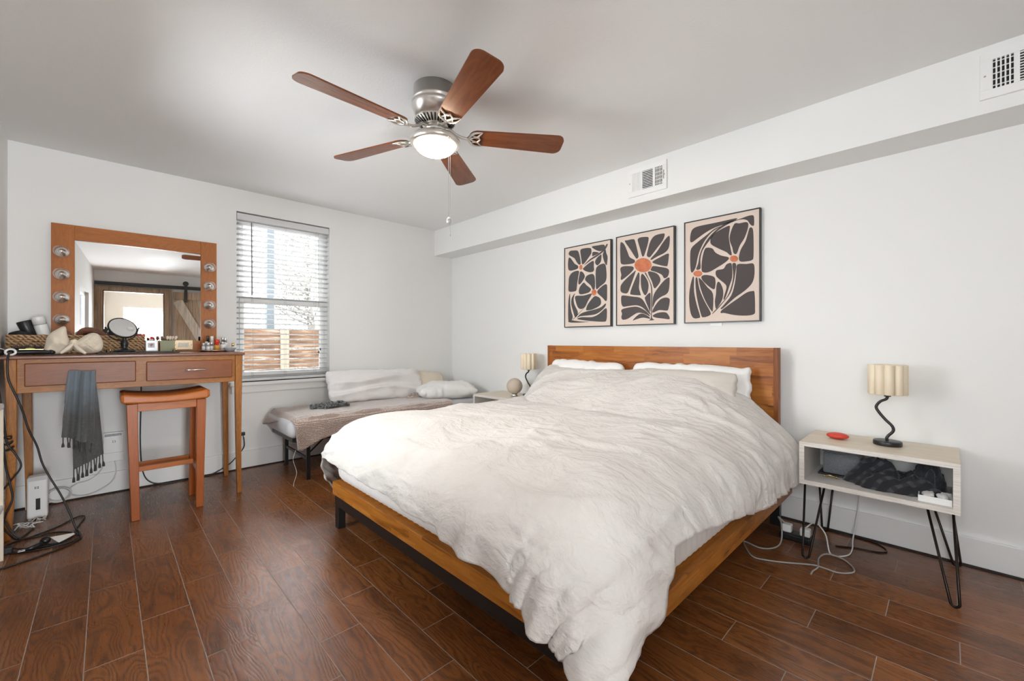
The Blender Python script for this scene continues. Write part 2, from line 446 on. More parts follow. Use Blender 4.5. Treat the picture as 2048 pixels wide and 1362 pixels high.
    M['redcap'] = plain('red_cap', (.68, .03, .022), .35)
    M['amber'] = plain('amber_liquid', (.55, .26, .035), .12, coat=.5)
    M['frost'] = plain('frosted_glass_jar', (.74, .76, .77), .18, coat=.4)
    M['silver'] = plain('silver_metal', (.68, .68, .67), .28, .9)
    M['silverjar'] = plain('silver_cap', (.62, .62, .61), .3, .5)
    M['paper'] = plain('white_paper', (.80, .79, .76), .7)
    M['canvas'] = plain('pale_blush_canvas', (.70, .585, .51), .8, bump=.1, bscale=500)
    M['petal1'] = plain('charcoal_paint', (.066, .062, .063), .7)
    M['petal2'] = plain('warm_charcoal_paint', (.070, .060, .060), .7)
    M['petal3'] = plain('brown_charcoal_paint', (.066, .053, .051), .7)
    t = NT('terracotta_paint'); t.bsdf(color=t.ramp(t.noise(t.obj(), 22, 3), (.35, (.50, .13, .055)), (.65, (.62, .21, .10))), rough=.7); M['terra'] = t.m
    M['frameblack'] = plain('black_frame', (.012, .011, .010), .35)
    t = NT('weathered_barn_wood'); v = t.obj()
    n = t.noise(t.mapping(v, (22, 22, 1.2)), 2, 4, .65, .6); b = t.noise(t.mapping(v, (5, 5, .7)), 1.5, 3)
    f = t.math('ADD', t.math('MULTIPLY', n, .65), t.math('MULTIPLY', b, .45))
    t.bsdf(color=t.ramp(f, (.33, (.13, .080, .046)), (.52, (.32, .215, .135)), (.76, (.52, .42, .32))), rough=.8, normal=t.bump(n, .4, .004)); M['barn'] = t.m
    t = NT('weathered_grey_board'); v = t.obj(); n = t.noise(t.mapping(v, (22, 22, 1.4)), 2, 4, .65)
    t.bsdf(color=t.ramp(n, (.3, (.32, .25, .19)), (.7, (.62, .53, .44))), rough=.85, normal=t.bump(n, .4, .004)); M['barngrey'] = t.m
    M['jamb'] = wood('stained_jamb', (.15, .055, .017), (.085, .03, .010), (12, 12, 1.2), .5, 5)
    M['hall'] = plain('beige_hall_paint', (.37, .34, .30), .8)
    M['gap_shade'] = plain('floor_gap_shade', (.03, .022, .017), .9)  # colour of the shade in the gap below the baseboards
    # glass: clear panes and bulbs
    t = NT('clear_glass'); fr = t.n('ShaderNodeFresnel', {'IOR': 1.45}).outputs[0]
    gl = t.n('ShaderNodeBsdfGlossy', {'Color': (1, 1, 1, 1), 'Roughness': .02}); tr = t.n('ShaderNodeBsdfTransparent', {'Color': (.97, .975, .975, 1)})
    mx = t.n('ShaderNodeMixShader', {0: fr, 1: tr.outputs[0], 2: gl.outputs[0]}); t.t.links.new(mx.outputs[0], t.out.inputs[0]); M['glass'] = t.m
    t = NT('bulb_glass'); fr = t.math('POWER', t.n('ShaderNodeLayerWeight', {'Blend': .5}).outputs[1], 2.2)
    gl = t.n('ShaderNodeBsdfGlossy', {'Color': (1, 1, 1, 1), 'Roughness': .06}); tr = t.n('ShaderNodeBsdfTransparent', {'Color': (.97, .965, .95, 1)})
    mx = t.n('ShaderNodeMixShader', {0: t.math('ADD', t.math('MULTIPLY', fr, .75), .06), 1: tr.outputs[0], 2: gl.outputs[0]}); t.t.links.new(mx.outputs[0], t.out.inputs[0]); M['bulb'] = t.m
    t = NT('lit_frosted_dome'); lw = t.n('ShaderNodeLayerWeight', {'Blend': .35}).outputs[1]
    e = t.n('ShaderNodeEmission', {'Color': t.mix(lw, (1.0, .96, .90), (1.0, .62, .26)), 'Strength': 60.0}); t.t.links.new(e.outputs[0], t.out.inputs[0]); M['dome'] = t.m
    # outside
    t = NT('fence_boards'); v = t.obj(); n = t.noise(t.mapping(v, (1.2, 8, 14)), 2, 4, .65)
    t.bsdf(color=t.ramp(n, (.32, (.05, .026, .013)), (.55, (.17, .090, .047)), (.72, (.46, .36, .28))), rough=.8); M['fence'] = t.m  # palest ramp stop puts sunlit patches into the board colour
    M['fencepost'] = plain('pale_fence_post', (.30, .24, .18), .8)
    M['bluegrey'] = plain('blue_grey_paint', (.105, .130, .15), .6)
    M['siding'] = plain('white_siding', (.8, .8, .8), .7)
    M['bark'] = plain('grey_bark', (.28, .27, .25), .9)
    M['leaf'] = plain('olive_leaf', (.38, .38, .33), .8)
    M['dirt'] = plain('dry_ground', (.12, .10, .08), .9)
mk_mats()

# ================================================================== room shell
X0, X1, Y0, Y1, ZC = -.467, 3.10, -1.70, 4.285, 2.44
T = .14
def wall_x(name, xa, xb, y0, y1, hole=None, mat=None):      # slab normal to x
    b = MB()
    if hole is None: b.box(xa, xb, y0, y1, 0, ZC)
    else:
        h0, h1, z0, z1 = hole
        b.box(xa, xb, y0, h0, 0, ZC).box(xa, xb, h1, y1, 0, ZC).box(xa, xb, h0, h1, 0, z0).box(xa, xb, h0, h1, z1, ZC)
    return struct(name, b, mat or M['wall'])
def wall_y(name, ya, yb, x0, x1, hole=None, mat=None):
    b = MB()
    if hole is None: b.box(x0, x1, ya, yb, 0, ZC)
    else:
        h0, h1, z0, z1 = hole
        b.box(x0, h0, ya, yb, 0, ZC).box(h1, x1, ya, yb, 0, ZC).box(h0, h1, ya, yb, z1, ZC)
        if z0 > 0: b.box(h0, h1, ya, yb, 0, z0)
    return struct(name, b, mat or M['wall'])
struct('floor', MB().box(X0-T, X1+T, -4.2, Y1+T, -.05, 0), M['floor'])
struct('ceiling', MB().box(X0-T, X1+T, -4.2, Y1+T, ZC, ZC+.05), M['ceil'])
WX0, WX1, WZ0, WZ1 = .812, 1.604, .755, 2.247
wall_y('wall_back', Y1, Y1+T, X0-T, X1+T, (WX0, WX1, WZ0, WZ1))
wall_x('wall_right', X1, X1+T, Y0-T, Y1)
b = MB()
for a_, b_, c_, d_ in ((Y0-T, -.85, 0, ZC), (.29, 1.93, 0, ZC), (3.07, Y1, 0, ZC), (-.85, .29, 0, .82), (-.85, .29, 1.945, ZC), (1.93, 3.07, 0, .82), (1.93, 3.07, 1.945, ZC)):
    b.box(X0-T, X0, a_, b_, c_, d_)
struct('wall_left', b, M['wall'])
wall_y('wall_front', Y0-T, Y0, X0, X1, (-.37, .48, 0, 2.10))
struct('trim_1', MB().box(2.84, X1, Y0, Y1, 2.14, ZC), M['wall'])      # boxed duct along the right wall
BH = .15
struct('baseboard_back', MB().box(X0+.018, X1-.018, Y1-.018, Y1, .008, BH+.004), M['trim'], bevel=.003)
struct('baseboard_right', MB().box(X1-.018, X1, Y0, Y1-.0, .008, BH-.006), M['trim'], bevel=.003)
struct('baseboard_left', MB().box(X0, X0+.018, Y0+.02, Y1, .008, BH), M['trim'], bevel=.003)
struct('gap_shade_strip', MB().box(X0, X1, Y1-.030, Y1-.012, 0, .007).box(X1-.030, X1-.012, Y0, Y1-.03, 0, .007), M['gap_shade'])  # dark strips painted in as the shaded gap under the baseboards

# back window: reveal, sashes, panes, stool and apron
wr = sroot('window_1', (1.208, Y1, WZ0))
yb = Y1+.075
f = MB()
f.box(WX0, WX0+.035, yb, yb+.05, WZ0, WZ1).box(WX1-.035, WX1, yb, yb+.05, WZ0, WZ1).box(WX0+.035, WX1-.035, yb, yb+.05, WZ1-.04, WZ1).box(WX0+.035, WX1-.035, yb, yb+.05, WZ0, WZ0+.04)
part('window_frame', f, M['trim'], wr, bevel=.003)
def sash(z0, z1, y):
    s = MB(); a, b = WX0+.035, WX1-.035
    s.box(a, a+.035, y, y+.03, z0, z1).box(b-.035, b, y, y+.03, z0, z1).box(a+.035, b-.035, y, y+.03, z0, z0+.045).box(a+.035, b-.035, y, y+.03, z1-.045, z1)
    o = part('sash', s, M['trim'], wr, bevel=.002)
    part('pane', MB().box(a+.035, b-.035, y+.012, y+.016, z0+.045, z1-.045), M['glass'], o)
sash(WZ0+.04, 1.515, yb-.012); sash(1.47, WZ1-.04, yb+.022)
part('window_sill', MB().box(WX0-.055, WX1+.05, Y1-.045, Y1+.075, .725, WZ0), M['trim'], wr, bevel=.006)
part('apron', MB().box(WX0-.04, WX1+.035, Y1-.016, Y1, .662, .725), M['trim'], wr, bevel=.003)

# left windows: one seen in the vanity mirror, one added to light the corner
for nm, y0, y1 in (('window_2', -.85, .29), ('added_window', 1.93, 3.07)):
    w2 = sroot(nm, (X0, (y0+y1)/2, .82)); z0, z1 = .82, 1.945
    f = MB()
    for a, b, c, d in ((y0, y0+.05, z0, z1), (y1-.05, y1, z0, z1), (y0+.05, y1-.05, z0, z0+.05), (y0+.05, y1-.05, z1-.05, z1), (y0+.05, y1-.05, 1.36, 1.41)):
        f.box(X0-.09, X0-.04, a, b, c, d)
    part('window_frame', f, M['trim'], w2)
    part('pane', MB().box(X0-.07, X0-.065, y0+.05, y1-.05, z0+.05, z1-.05), M['glass'], w2)
    part('window_sill', MB().box(X0-.0005, X0+.04, y0-.04, y1+.04, z0-.03, z0).box(X0-.14, X0-.0005, y0, y1, z0-.002, z0+.002), M['trim'], w2, bevel=.005)

# doorway behind the camera (seen in the mirror): stained jamb, weathered casing, hallway
d1 = sroot('door_1', (.05, Y0, 0))
part('jamb', MB().box(-.37, -.345, Y0-T, Y0, 0, 2.10).box(.455, .48, Y0-T, Y0, 0, 2.10).box(-.345, .455, Y0-T, Y0, 2.075, 2.10), M['jamb'], d1)
part('casing', MB().box(X0+.002, -.36, Y0, Y0+.03, 0, 2.165).box(.47, .575, Y0, Y0+.03, 0, 2.165).box(-.36, .47, Y0, Y0+.03, 2.09, 2.165), M['barn'], d1, bevel=.003)
struct('wall_hallway_left', MB().box(X0-T, X0, -4.2, Y0-T, 0, ZC), M['hall'])
struct('wall_hallway_right', MB().box(1.5, 1.6, -4.2, Y0-T, 0, ZC), M['hall'])
struct('wall_hallway_end', MB().box(X0, -.15, -3.6, -3.5, 0, ZC).box(.48, 1.5, -3.6, -3.5, 0, ZC).box(-.15, .48, -3.6, -3.5, 1.93, ZC), M['hall'])

# outdoors
struct('ground', MB().box(-12, 16, Y1+T+.02, 30, -.25, -.15), M['dirt'])
ART=[(2.476,1.972,1.241,1.981,[[50,688,68,705,112,703,152,694,169,663,182,613,186,570,166,567,143,590,117,629,90,647,55,669],[186,699,241,704,291,696,303,676,299,644,266,608,229,572,203,565,195,604,186,654],[307,707,372,707,423,705,442,692,435,670,407,653,372,659,328,684],[311,629,315,655,340,656,380,642,360,630,315,621],[469,704,465,685,435,650,372,616,299,589,233,556,231,561,291,601,372,633,427,665,454,700],[407,620,403,568,384,544,360,535,340,564,356,595,388,617],[446,662,456,627,469,592,465,547,459,523,442,543,425,585,421,626],[50,642,68,641,95,611,121,579,156,557,154,533,112,524,68,523,46,539,41,589],[212,519,220,531,266,560,324,579,328,531,328,491,291,482,241,498],[165,510,160,462,147,393,139,338,112,328,64,329,46,346,48,403,55,466,95,505],[182,501,207,495,231,461,224,434,190,396,165,387,160,420,172,475],[307,466,332,450,340,408,338,334,315,330,295,365,241,412,237,436,258,458],[419,542,446,530,456,482,458,416,442,378,395,349,356,326,348,374,348,495,372,529],[220,399,249,373,295,338,292,318,266,303,199,295,169,304,166,336,182,369],[442,361,463,353,464,297,462,228,446,219,419,247,368,291,368,315,403,342],[126,284,216,282,299,294,301,277,266,231,233,178,190,163,156,179,134,226],[324,261,356,266,395,243,403,202,380,177,315,153,258,148,245,157,266,204],[64,313,68,273,68,216,81,145,97,101,86,70,59,60,46,61,43,154,48,260],[123,311,108,270,112,221,130,184,154,141,147,106,123,93,99,151,79,216,86,272],[224,169,182,140,147,110,112,80,90,70,147,106,199,153],[449,198,446,173,403,135,340,108,258,102,182,98,143,85,182,119,241,137,340,152,403,169],[454,158,462,99,456,54,435,41,340,47,241,58,147,75,199,90,307,86,380,110],[43,54,77,67,121,60,199,50,279,46,199,42,86,44]],[[205,537,204,530,202,524,198,520,193,517,188,517,183,518,178,522,174,527,171,534,171,541,171,548,174,554,178,558,183,561,188,561,193,559,198,556,202,550,204,544],[357,299,355,291,351,284,346,278,338,275,330,274,322,276,314,281,308,287,304,295,303,304,304,312,308,319,314,325,322,328,330,328,338,326,346,322,351,315,355,308]]),(1.923,1.421,1.244,1.986,[[38,679,57,689,81,661,106,603,126,557,170,528,166,505,114,501,57,508,40,540],[81,694,106,699,162,698,177,671,193,611,205,553,189,536,170,558,130,621],[199,692,224,702,285,694,292,672,281,625,262,572,251,548,236,552,220,607,201,667],[409,699,425,688,409,645,366,598,322,550,300,532,277,548,285,590,307,656,344,694],[462,671,465,629,455,577,423,548,366,529,315,509,313,523,359,565,402,619,437,659],[451,539,457,510,448,451,434,444,380,461,330,483,330,497,380,517],[330,459,388,445,444,427,460,402,448,363,420,354,402,382,359,407,311,427,315,444],[38,474,65,490,122,485,158,474,158,449,106,408,52,379,42,397,48,422],[174,440,177,428,150,360,126,305,106,267,73,267,44,283,40,313,48,341,89,381],[197,416,213,412,213,347,209,297,224,247,216,239,146,249,130,261,146,310],[232,407,251,399,281,354,292,311,285,263,266,236,247,252,228,303,224,374],[285,416,322,415,366,393,389,356,384,323,348,284,333,297,318,343],[259,411,271,410,292,366,318,308,324,239,322,135,321,56,341,37,289,36,311,53,313,170,313,274,300,338],[455,356,464,341,458,262,437,230,395,213,352,182,327,135,326,183,337,238,380,296,423,339],[304,253,309,205,307,105,292,130,262,202,264,223],[48,242,73,249,146,235,209,223,243,200,277,145,311,81,292,92,239,140,185,161,106,158,65,157,48,187],[47,125,73,141,170,151,224,137,277,103,304,67,255,90,201,100,154,80,106,54,61,49,48,70,55,99],[326,94,333,128,380,187,423,205,458,198,465,174,455,121,441,105,380,112],[154,39,177,65,216,90,255,87,300,60,300,48,247,59,193,50],[326,70,359,89,409,95,444,85,465,40,409,46,352,55]],[[318,467,314,451,304,437,288,426,268,421,245,421,222,426,201,437,184,451,173,468,170,486,173,504,184,518,201,528,222,533,245,533,268,527,288,516,304,502,314,485]]),(1.347,0.844,1.247,1.991,[[43,601,47,655,65,688,111,699,214,700,306,703,359,703,350,691,280,677,214,666,153,643,90,608,58,591],[257,668,201,641,153,593,122,541,101,487,83,404,58,369,46,394,43,481,51,546,97,585,167,629,214,659],[118,392,87,389,101,430,111,486,132,540,174,604,234,655,299,687,369,693,430,704,459,701,465,683,465,637,454,633,439,649,424,675,393,688,344,685,280,664,221,630,174,575,132,518,117,457],[309,662,315,640,309,587,318,517,328,461,315,460,293,483,241,516,194,551,186,580,197,613,241,640],[344,668,375,665,418,665,431,647,424,606,405,556,378,514,359,463,339,470,331,508,315,558,318,605],[439,623,457,613,462,553,462,435,454,407,418,402,381,407,372,435,384,486,412,535,427,585],[125,384,129,455,146,523,167,534,201,522,221,491,260,464,309,444,293,418,234,385,180,360,139,361],[322,404,330,373,330,305,312,246,293,186,280,156,275,170,293,234,286,262,247,300,224,330,227,365,273,370,293,398],[331,396,355,393,350,330,337,257,318,198,280,146,234,93,204,64,202,69,247,117,299,179,325,245,337,318],[362,389,418,385,459,383,468,349,465,290,448,246,405,204,344,162,273,98,255,96,280,125,325,184,347,263,356,336],[125,334,153,342,207,325,221,296,219,247,207,235,174,259,132,305],[61,334,72,326,72,232,90,137,115,50,104,36,69,37,47,74,36,155,40,249],[83,325,96,323,111,243,146,155,187,75,180,51,136,40,120,64,94,173,83,260],[104,322,129,305,167,252,204,203,204,95,194,83,153,154,120,242],[237,284,254,272,272,222,267,160,234,104,222,101,217,150,224,198,227,254],[454,201,468,189,471,81,465,48,418,40,344,47,280,64,257,65,260,82,306,117,369,160,418,193]],[[368,427,367,421,363,415,357,411,350,409,342,409,334,411,326,415,320,421,317,428,315,434,317,441,320,447,326,451,334,453,342,452,350,450,357,446,363,440,367,434],[130,354,129,347,124,342,117,338,108,336,99,336,89,338,80,342,73,348,68,354,67,361,68,368,73,373,80,377,89,379,99,379,108,377,117,373,124,367,129,361]])]
# ================================================================== outdoors beyond the back window
fz = -.15
r = thing('board_fence', 'brown horizontal board fence with painted-in sunlit patches outside the back window', 'fence', (2.0, 7.2, fz))
for k in range(9):
    z = fz+.06+k*.155
    part('fence_board', MB().box(-1.2, 1.94, 7.2, 7.225, z, z+.135), M['fence'], r)
    part('fence_board', MB().box(2.06, 5.2, 7.2, 7.225, z+.01*(k % 2), z+.135), M['fence'], r)
for x in (-.6, 2.0, 4.6):
    part('fence_post', MB().box(x-.06, x+.06, 7.16, 7.28, fz, 1.30), M['fencepost'], r)
single('porch_post', 'slim blue-grey square post rising behind the board fence', 'post', MB().box(2.03, 2.15, 8.3, 8.42, fz, 4.6), M['bluegrey'], bevel=.01)
h = thing('neighbour_house', 'white sided house wall beyond the fence, at the left of the window', 'house', (0, 12.6, fz))
b = MB()
for k in range(26): b.box(-6, 2.95, 12.6+.012*(k % 2), 15.6, fz+k*.19, fz+k*.19+.188)
part('wall_siding', b, M['siding'], h)
part('roof', MB().prism([(12.2, 4.78), (16.0, 4.78), (14.1, 6.2)], -6.3, 3.1, Matrix(((0,0,1,0),(1,0,0,0),(0,1,0,0),(0,0,0,1)))), M['bark'], h)
part('window', MB().box(1.1, 1.8, 12.56, 12.6, 2.3, 3.3), M['bluegrey'], h)
def tree(x, y, hh, label, seed, nl, spread):
    rr = random.Random(seed)
    t_ = thing('leafy_tree', label, 'tree', (x, y, fz), 0, 'trees beyond the fence')
    tr = MB().tube([(0,0,0), (.08,.02,hh*.3), (-.05,.05,hh*.6), (.05,0,hh)], [.11,.09,.06,.02], 7, smooth=4)
    lf = MB()
    for k in range(46):
        a = rr.uniform(0, 2*PI); z0 = rr.uniform(.12, .95)*hh; L = spread*rr.uniform(.4, 1)*(1.15-z0/hh*.6)
        e = (math.cos(a)*L, math.sin(a)*L, z0+L*rr.uniform(.2, .7))
        tr.tube([(0,0,z0), (e[0]*.5, e[1]*.5, z0+(e[2]-z0)*.35), e], [.025,.016,.006], 5, smooth=3)
        for q in range(nl):
            f = rr.uniform(.25, 1.1); c = Vector((e[0]*f+rr.gauss(0,.22), e[1]*f+rr.gauss(0,.22), z0+(e[2]-z0)*f+rr.gauss(0,.22)))
            d = Vector((rr.gauss(0,1), rr.gauss(0,1), rr.gauss(0,1))).normalized()*.036; s_ = d.orthogonal().normalized()*.017
            lf.add([c-d, c+s_, c+d, c-s_], [(0,1,2,3)])
    part('branches', tr, M['bark'], t_, world=False, smooth=True)
    o = part('foliage', lf, M['leaf'], t_, world=False); o['kind'] = 'stuff'
tree(3.35, 10.2, 4.6, 'olive leafed tree just right of the blue-grey post', 1, 190, 1.25)
tree(4.7, 11.0, 4.8, 'olive leafed tree at the right edge of the window view', 2, 190, 1.5)

# ================================================================== blinds
r = thing('window_blind', 'white two-inch horizontal slat blind lowered over the back window', 'blind', (1.208, Y1+.035, WZ0))
bx0, bx1 = WX0+.008, WX1-.008
part('head_rail', MB().box(bx0-.004, bx1+.004, Y1+.003, Y1+.062, 2.178, 2.236), M['slat'], r, bevel=.004)
part('bottom_rail', MB().box(bx0, bx1, Y1+.010, Y1+.060, WZ0+.006, WZ0+.030), M['slat'], r, bevel=.004)
sl = MB(); n = 30
for k in range(n):
    z = 2.150-k*.0462; low = max(0, (1.12-z)/.35)
    A = np.zeros((7, 25, 3)); xs = np.linspace(bx0, bx1, 25); u = (xs-bx0)/(bx1-bx0)
    sag = -.006*low*np.sin(u*PI)*(1+.4*math.sin(k*2.3)) + .010*low*(u-.5)*math.sin(k*1.3+.6)
    for i in range(7):
        q = i/6-.5
        A[i,:,0] = xs; A[i,:,1] = Y1+.034+q*.050; A[i,:,2] = z+sag+.0022*(1-4*q*q)-.0045*q*2
    sl.grid(A)
part('slats', sl, M['slat'], r, smooth=True, solid=.0022)
for x in (bx0+.12, (bx0+bx1)/2, bx1-.12):
    part('ladder_cord', MB().tube([(x, Y1+.008, 2.18), (x, Y1+.008, .79)], .0011, 5).tube([(x, Y1+.061, 2.18), (x, Y1+.061, .79)], .0011, 5), M['cordgrey'], r)
part('tilt_wand', MB().tube([(bx0+.105, Y1-.006, 2.165), (bx0+.107, Y1-.012, 1.52)], .0048, 8), plain('grey_acrylic_wand', (.16, .17, .19), .3), r)
lc = part('lift_cord', MB().tube([(bx1-.105, Y1-.004, 2.17), (bx1-.100, Y1-.010, 1.02)], .0012, 5).tube([(bx1-.100, Y1-.004, 2.17), (bx1-.094, Y1-.010, 1.04)], .0012, 5), M['cordgrey'], r)
for x, z in ((bx1-.100, 1.00), (bx1-.085, 1.025)):
    part('cord_tassel', MB().lathe([(.001,.022), (.005,.018), (.008,0), (.001,0)], 10, (x, Y1-.010, z)), plain('brass_tassel', (.10, .085, .06), .35, .6), lc, smooth=True)

# ================================================================== ceiling fan
FX, FY = 1.243, 1.868
r = thing('ceiling_fan', 'five-blade walnut and brushed nickel ceiling fan with a lit dome', 'ceiling fan', (FX, FY, ZC))
part('mount_canopy', MB().lathe([(.0,ZC), (.112,ZC), (.113,ZC-.062), (.122,ZC-.066), (.122,ZC-.078), (.114,ZC-.083), (.121,ZC-.088), (.121,ZC-.102), (.117,ZC-.108), (.099,ZC-.165), (0,ZC-.166)], 48, (FX,FY,0)), M['nickel'], r, smooth=True, weld=True)
mr = MB().lathe([(0,ZC-.164), (.105,ZC-.164), (.107,ZC-.170), (.062,ZC-.196), (0,ZC-.197)], 48, (FX,FY,0))
mo = part('motor_ring', mr, M['nickel'], r, smooth=True)
fl = MB()
for k in range(32):
    a = 2*PI*k/32
    fl.tube([(FX+math.cos(a)*.102, FY+math.sin(a)*.102, ZC-.171), (FX+math.cos(a)*.068, FY+math.sin(a)*.068, ZC-.1935)], .0042, 6)
part('cooling_fins', fl, M['blackmetal'], mo, smooth=True)
part('hub', MB().lathe([(0,ZC-.19), (.052,ZC-.19), (.056,ZC-.215), (.056,ZC-.222), (.043,ZC-.228), (.043,ZC-.244), (0,ZC-.245)], 32, (FX,FY,0)), M['nickel'], r, smooth=True)
zr = ZC-.244
part('light_rim', MB().lathe([(.0,zr+.004), (.055,zr+.004), (.098,zr-.004), (.120,zr-.014), (.130,zr-.027), (.1305,zr-.040), (.124,zr-.050), (.112,zr-.053), (.106,zr-.050), (.106,zr-.030), (0,zr-.028)], 48, (FX,FY,0)), M['nickel'], r, smooth=True)
part('light_dome', MB().lathe([(.1055,zr-.046)]+[(.1055*math.cos(a), zr-.046-.058*math.sin(a)) for a in np.linspace(.08, PI/2, 12)], 40, (FX,FY,0)), M['dome'], r, smooth=True)
pc = part('pull_chain', MB().tube([(FX-.006,FY-.045,zr-.03), (FX-.006,FY-.128,zr-.05), (FX-.005,FY-.129,1.74)], .0014, 5), M['silver'], r)
part('chain_fob', MB().ellipsoid((FX-.005,FY-.129,1.722), (.013,.013,.019), 14, 10), M['silverjar'], pc, smooth=True)
pc = part('pull_chain', MB().tube([(FX+.008,FY-.045,zr-.03), (FX+.006,FY-.126,zr-.05), (FX+.004,FY-.128,1.655)], .0009, 5), M['silver'], r)
part('chain_end', MB().ellipsoid((FX+.004,FY-.128,1.652), (.003,.003,.006), 8, 6), M['silver'], pc, smooth=True)
zb = ZC-.236
pitch = math.radians(12.5)
for k in range(5):
    a = math.radians(-105.9+72*k)
    Mx = Matrix.Translation((FX, FY, zb)) @ Matrix.Rotation(a, 4, 'Z')
    Mb = Mx @ Matrix.Rotation(-pitch, 4, 'X')
    W0, W1, R0, R1 = .054, .071, .178, .692
    def arc(cx, cy, rad, a0, a1): return [(cx+rad*math.cos(t_), cy+rad*math.sin(t_)) for t_ in np.linspace(a0, a1, 9)]
    pl = arc(R0+.048, -W0+.048, .048, PI, 1.5*PI)+arc(R1-.042, -W1+.042, .042, -PI/2, 0)+arc(R1-.042, W1-.042, .042, 0, PI/2)+arc(R0+.048, W0-.048, .048, PI/2, PI)
    bl = part('blade', MB().prism(pl, -.0035, .0035), M['blade'], r, world=False)
    bl.matrix_local = Matrix.Translation((0, 0, zb-ZC)) @ Matrix.Rotation(a, 4, 'Z') @ Matrix.Rotation(-pitch, 4, 'X')
    inv = Mb.inverted()
    iron = MB()
    iron.tube([Mx @ Vector(p) for p in ((.040,0,.028), (.075,0,.030), (.105,0,.010), (.140,0,-.006), (.178,0,-.010))], [.011,.010,.008,.008,.009], 8, smooth=5)
    for s_ in (-1, 1):
        iron.tube([Mb @ Vector(p) for p in ((.172,0,-.009), (.185,s_*.026,-.009), (.205,s_*.046,-.009), (.248,s_*.054,-.008))], [.008,.008,.007,.0015], 6, smooth=5)
        iron.tube([Mb @ Vector(p) for p in ((.180,0,-.009), (.200,s_*.012,-.009), (.222,s_*.020,-.009), (.232,s_*.034,-.008), (.246,s_*.050,-.008))], [.006,.006,.006,.005,.0015], 6, smooth=4)
        iron.tube([Mb @ Vector(p) for p in ((.222,s_*.020,-.009), (.232,s_*.008,-.009), (.238,0,-.008))], [.006,.005,.003], 6, smooth=3)
        iron.tube([Mb @ Vector(p) for p in ((.190,s_*.030,-.009), (.208,s_*.022,-.009), (.224,s_*.022,-.009))], [.004,.004,.004], 6, smooth=3)
    iron.xf(inv); part('blade_iron', iron, M['nickel'], bl, world=False, smooth=True)

# ================================================================== air vents on the duct
def vent(ya, yb_, z0, z1, label, mirror):
    """ya > yb_; face plane x = 2.84"""
    xf = 2.84
    r = thing('air_vent', label, 'vent', (xf, (ya+yb_)/2, z0), 0, 'supply vents on the boxed duct')
    W = ya-yb_; H = z1-z0
    p = lambda u: ya-u*W
    m0, m1 = .19, .83
    secs = [(.12, .335), (.385, .66), (.71, .90)]
    f = MB(); X = (xf-.014, xf)
    us = [0]+[q for s_ in secs for q in s_]+[1]
    f.box(*X, p(1), p(0), z0, z0+H*m0).box(*X, p(1), p(0), z0+H*m1, z1)
    for i in range(0, len(us), 2): f.box(*X, p(us[i+1]), p(us[i]), z0+H*m0, z0+H*m1)
    part('face_plate', f, M['white'], r, bevel=.0015)
    part('dark_backing', MB().box(xf-.002, xf-.0005, p(.91), p(.11), z0+H*m0-.004, z0+H*m1+.004), M['darkscreen'], r)  # black sheet behind the louvers, standing in for the shade inside the duct
    for i, (a, b) in enumerate(secs):
        q = MB()
        if i == (0 if mirror else 2):            # open bank: slim bars, dark slots, cross wires behind
            for k in range(6):
                yy = p(a+(b-a)*k/5); q.box(xf-.013, xf-.0105, yy-.0026, yy+.0026, z0+H*m0, z0+H*m1)
            for k in range(5):
                z = z0+H*(m0+(m1-m0)*(k+.6)/5); q.box(xf-.006, xf-.004, p(b), p(a), z-.0022, z+.0022)
        elif i != 1:
            for k in range(6):
                yy = p(a+(b-a)*(k+.5)/6); g_ = -1 if mirror else 1
                q.hexa([(xf-.013,yy-.003+.006*g_,z0+H*m0), (xf-.013,yy+.003+.006*g_,z0+H*m0), (xf-.003,yy+.002-.005*g_,z0+H*m0), (xf-.003,yy-.002-.005*g_,z0+H*m0)][::-1],
                       [(xf-.013,yy-.003+.006*g_,z0+H*m1), (xf-.013,yy+.003+.006*g_,z0+H*m1), (xf-.003,yy+.002-.005*g_,z0+H*m1), (xf-.003,yy-.002-.005*g_,z0+H*m1)][::-1])
        else:
            for k in range(11):
                z = z0+H*(m0+(m1-m0)*(k+.5)/11); q.box(xf-.013, xf-.006, p(b), p(a), z-.0019, z+.0019)
        part('louvers', q, M['white'], r)
    part('screw', MB().lathe([(.004,0), (.003,.002), (0,.0022)], 10, (xf-.014, p(.05), z0+H*.5), Matrix.Rotation(-PI/2, 4, 'Y')), M['cordgrey'], r)
    part('screw', MB().lathe([(.004,0), (.003,.002), (0,.0022)], 10, (xf-.014, p(.955), z0+H*.5), Matrix.Rotation(-PI/2, 4, 'Y')), M['cordgrey'], r)
    part('damper_lever', MB().box(xf-.020, xf-.013, p(.935)-.002, p(.935)+.002, z0+H*.35, z0+H*.65), M['cordgrey'], r)
vent(1.668, 1.366, 2.192, 2.398, 'white louvered supply vent on the duct above the three pictures', False)
vent(-.104, -.406, 2.200, 2.403, 'white louvered supply vent cut by the right edge of the photo', True)

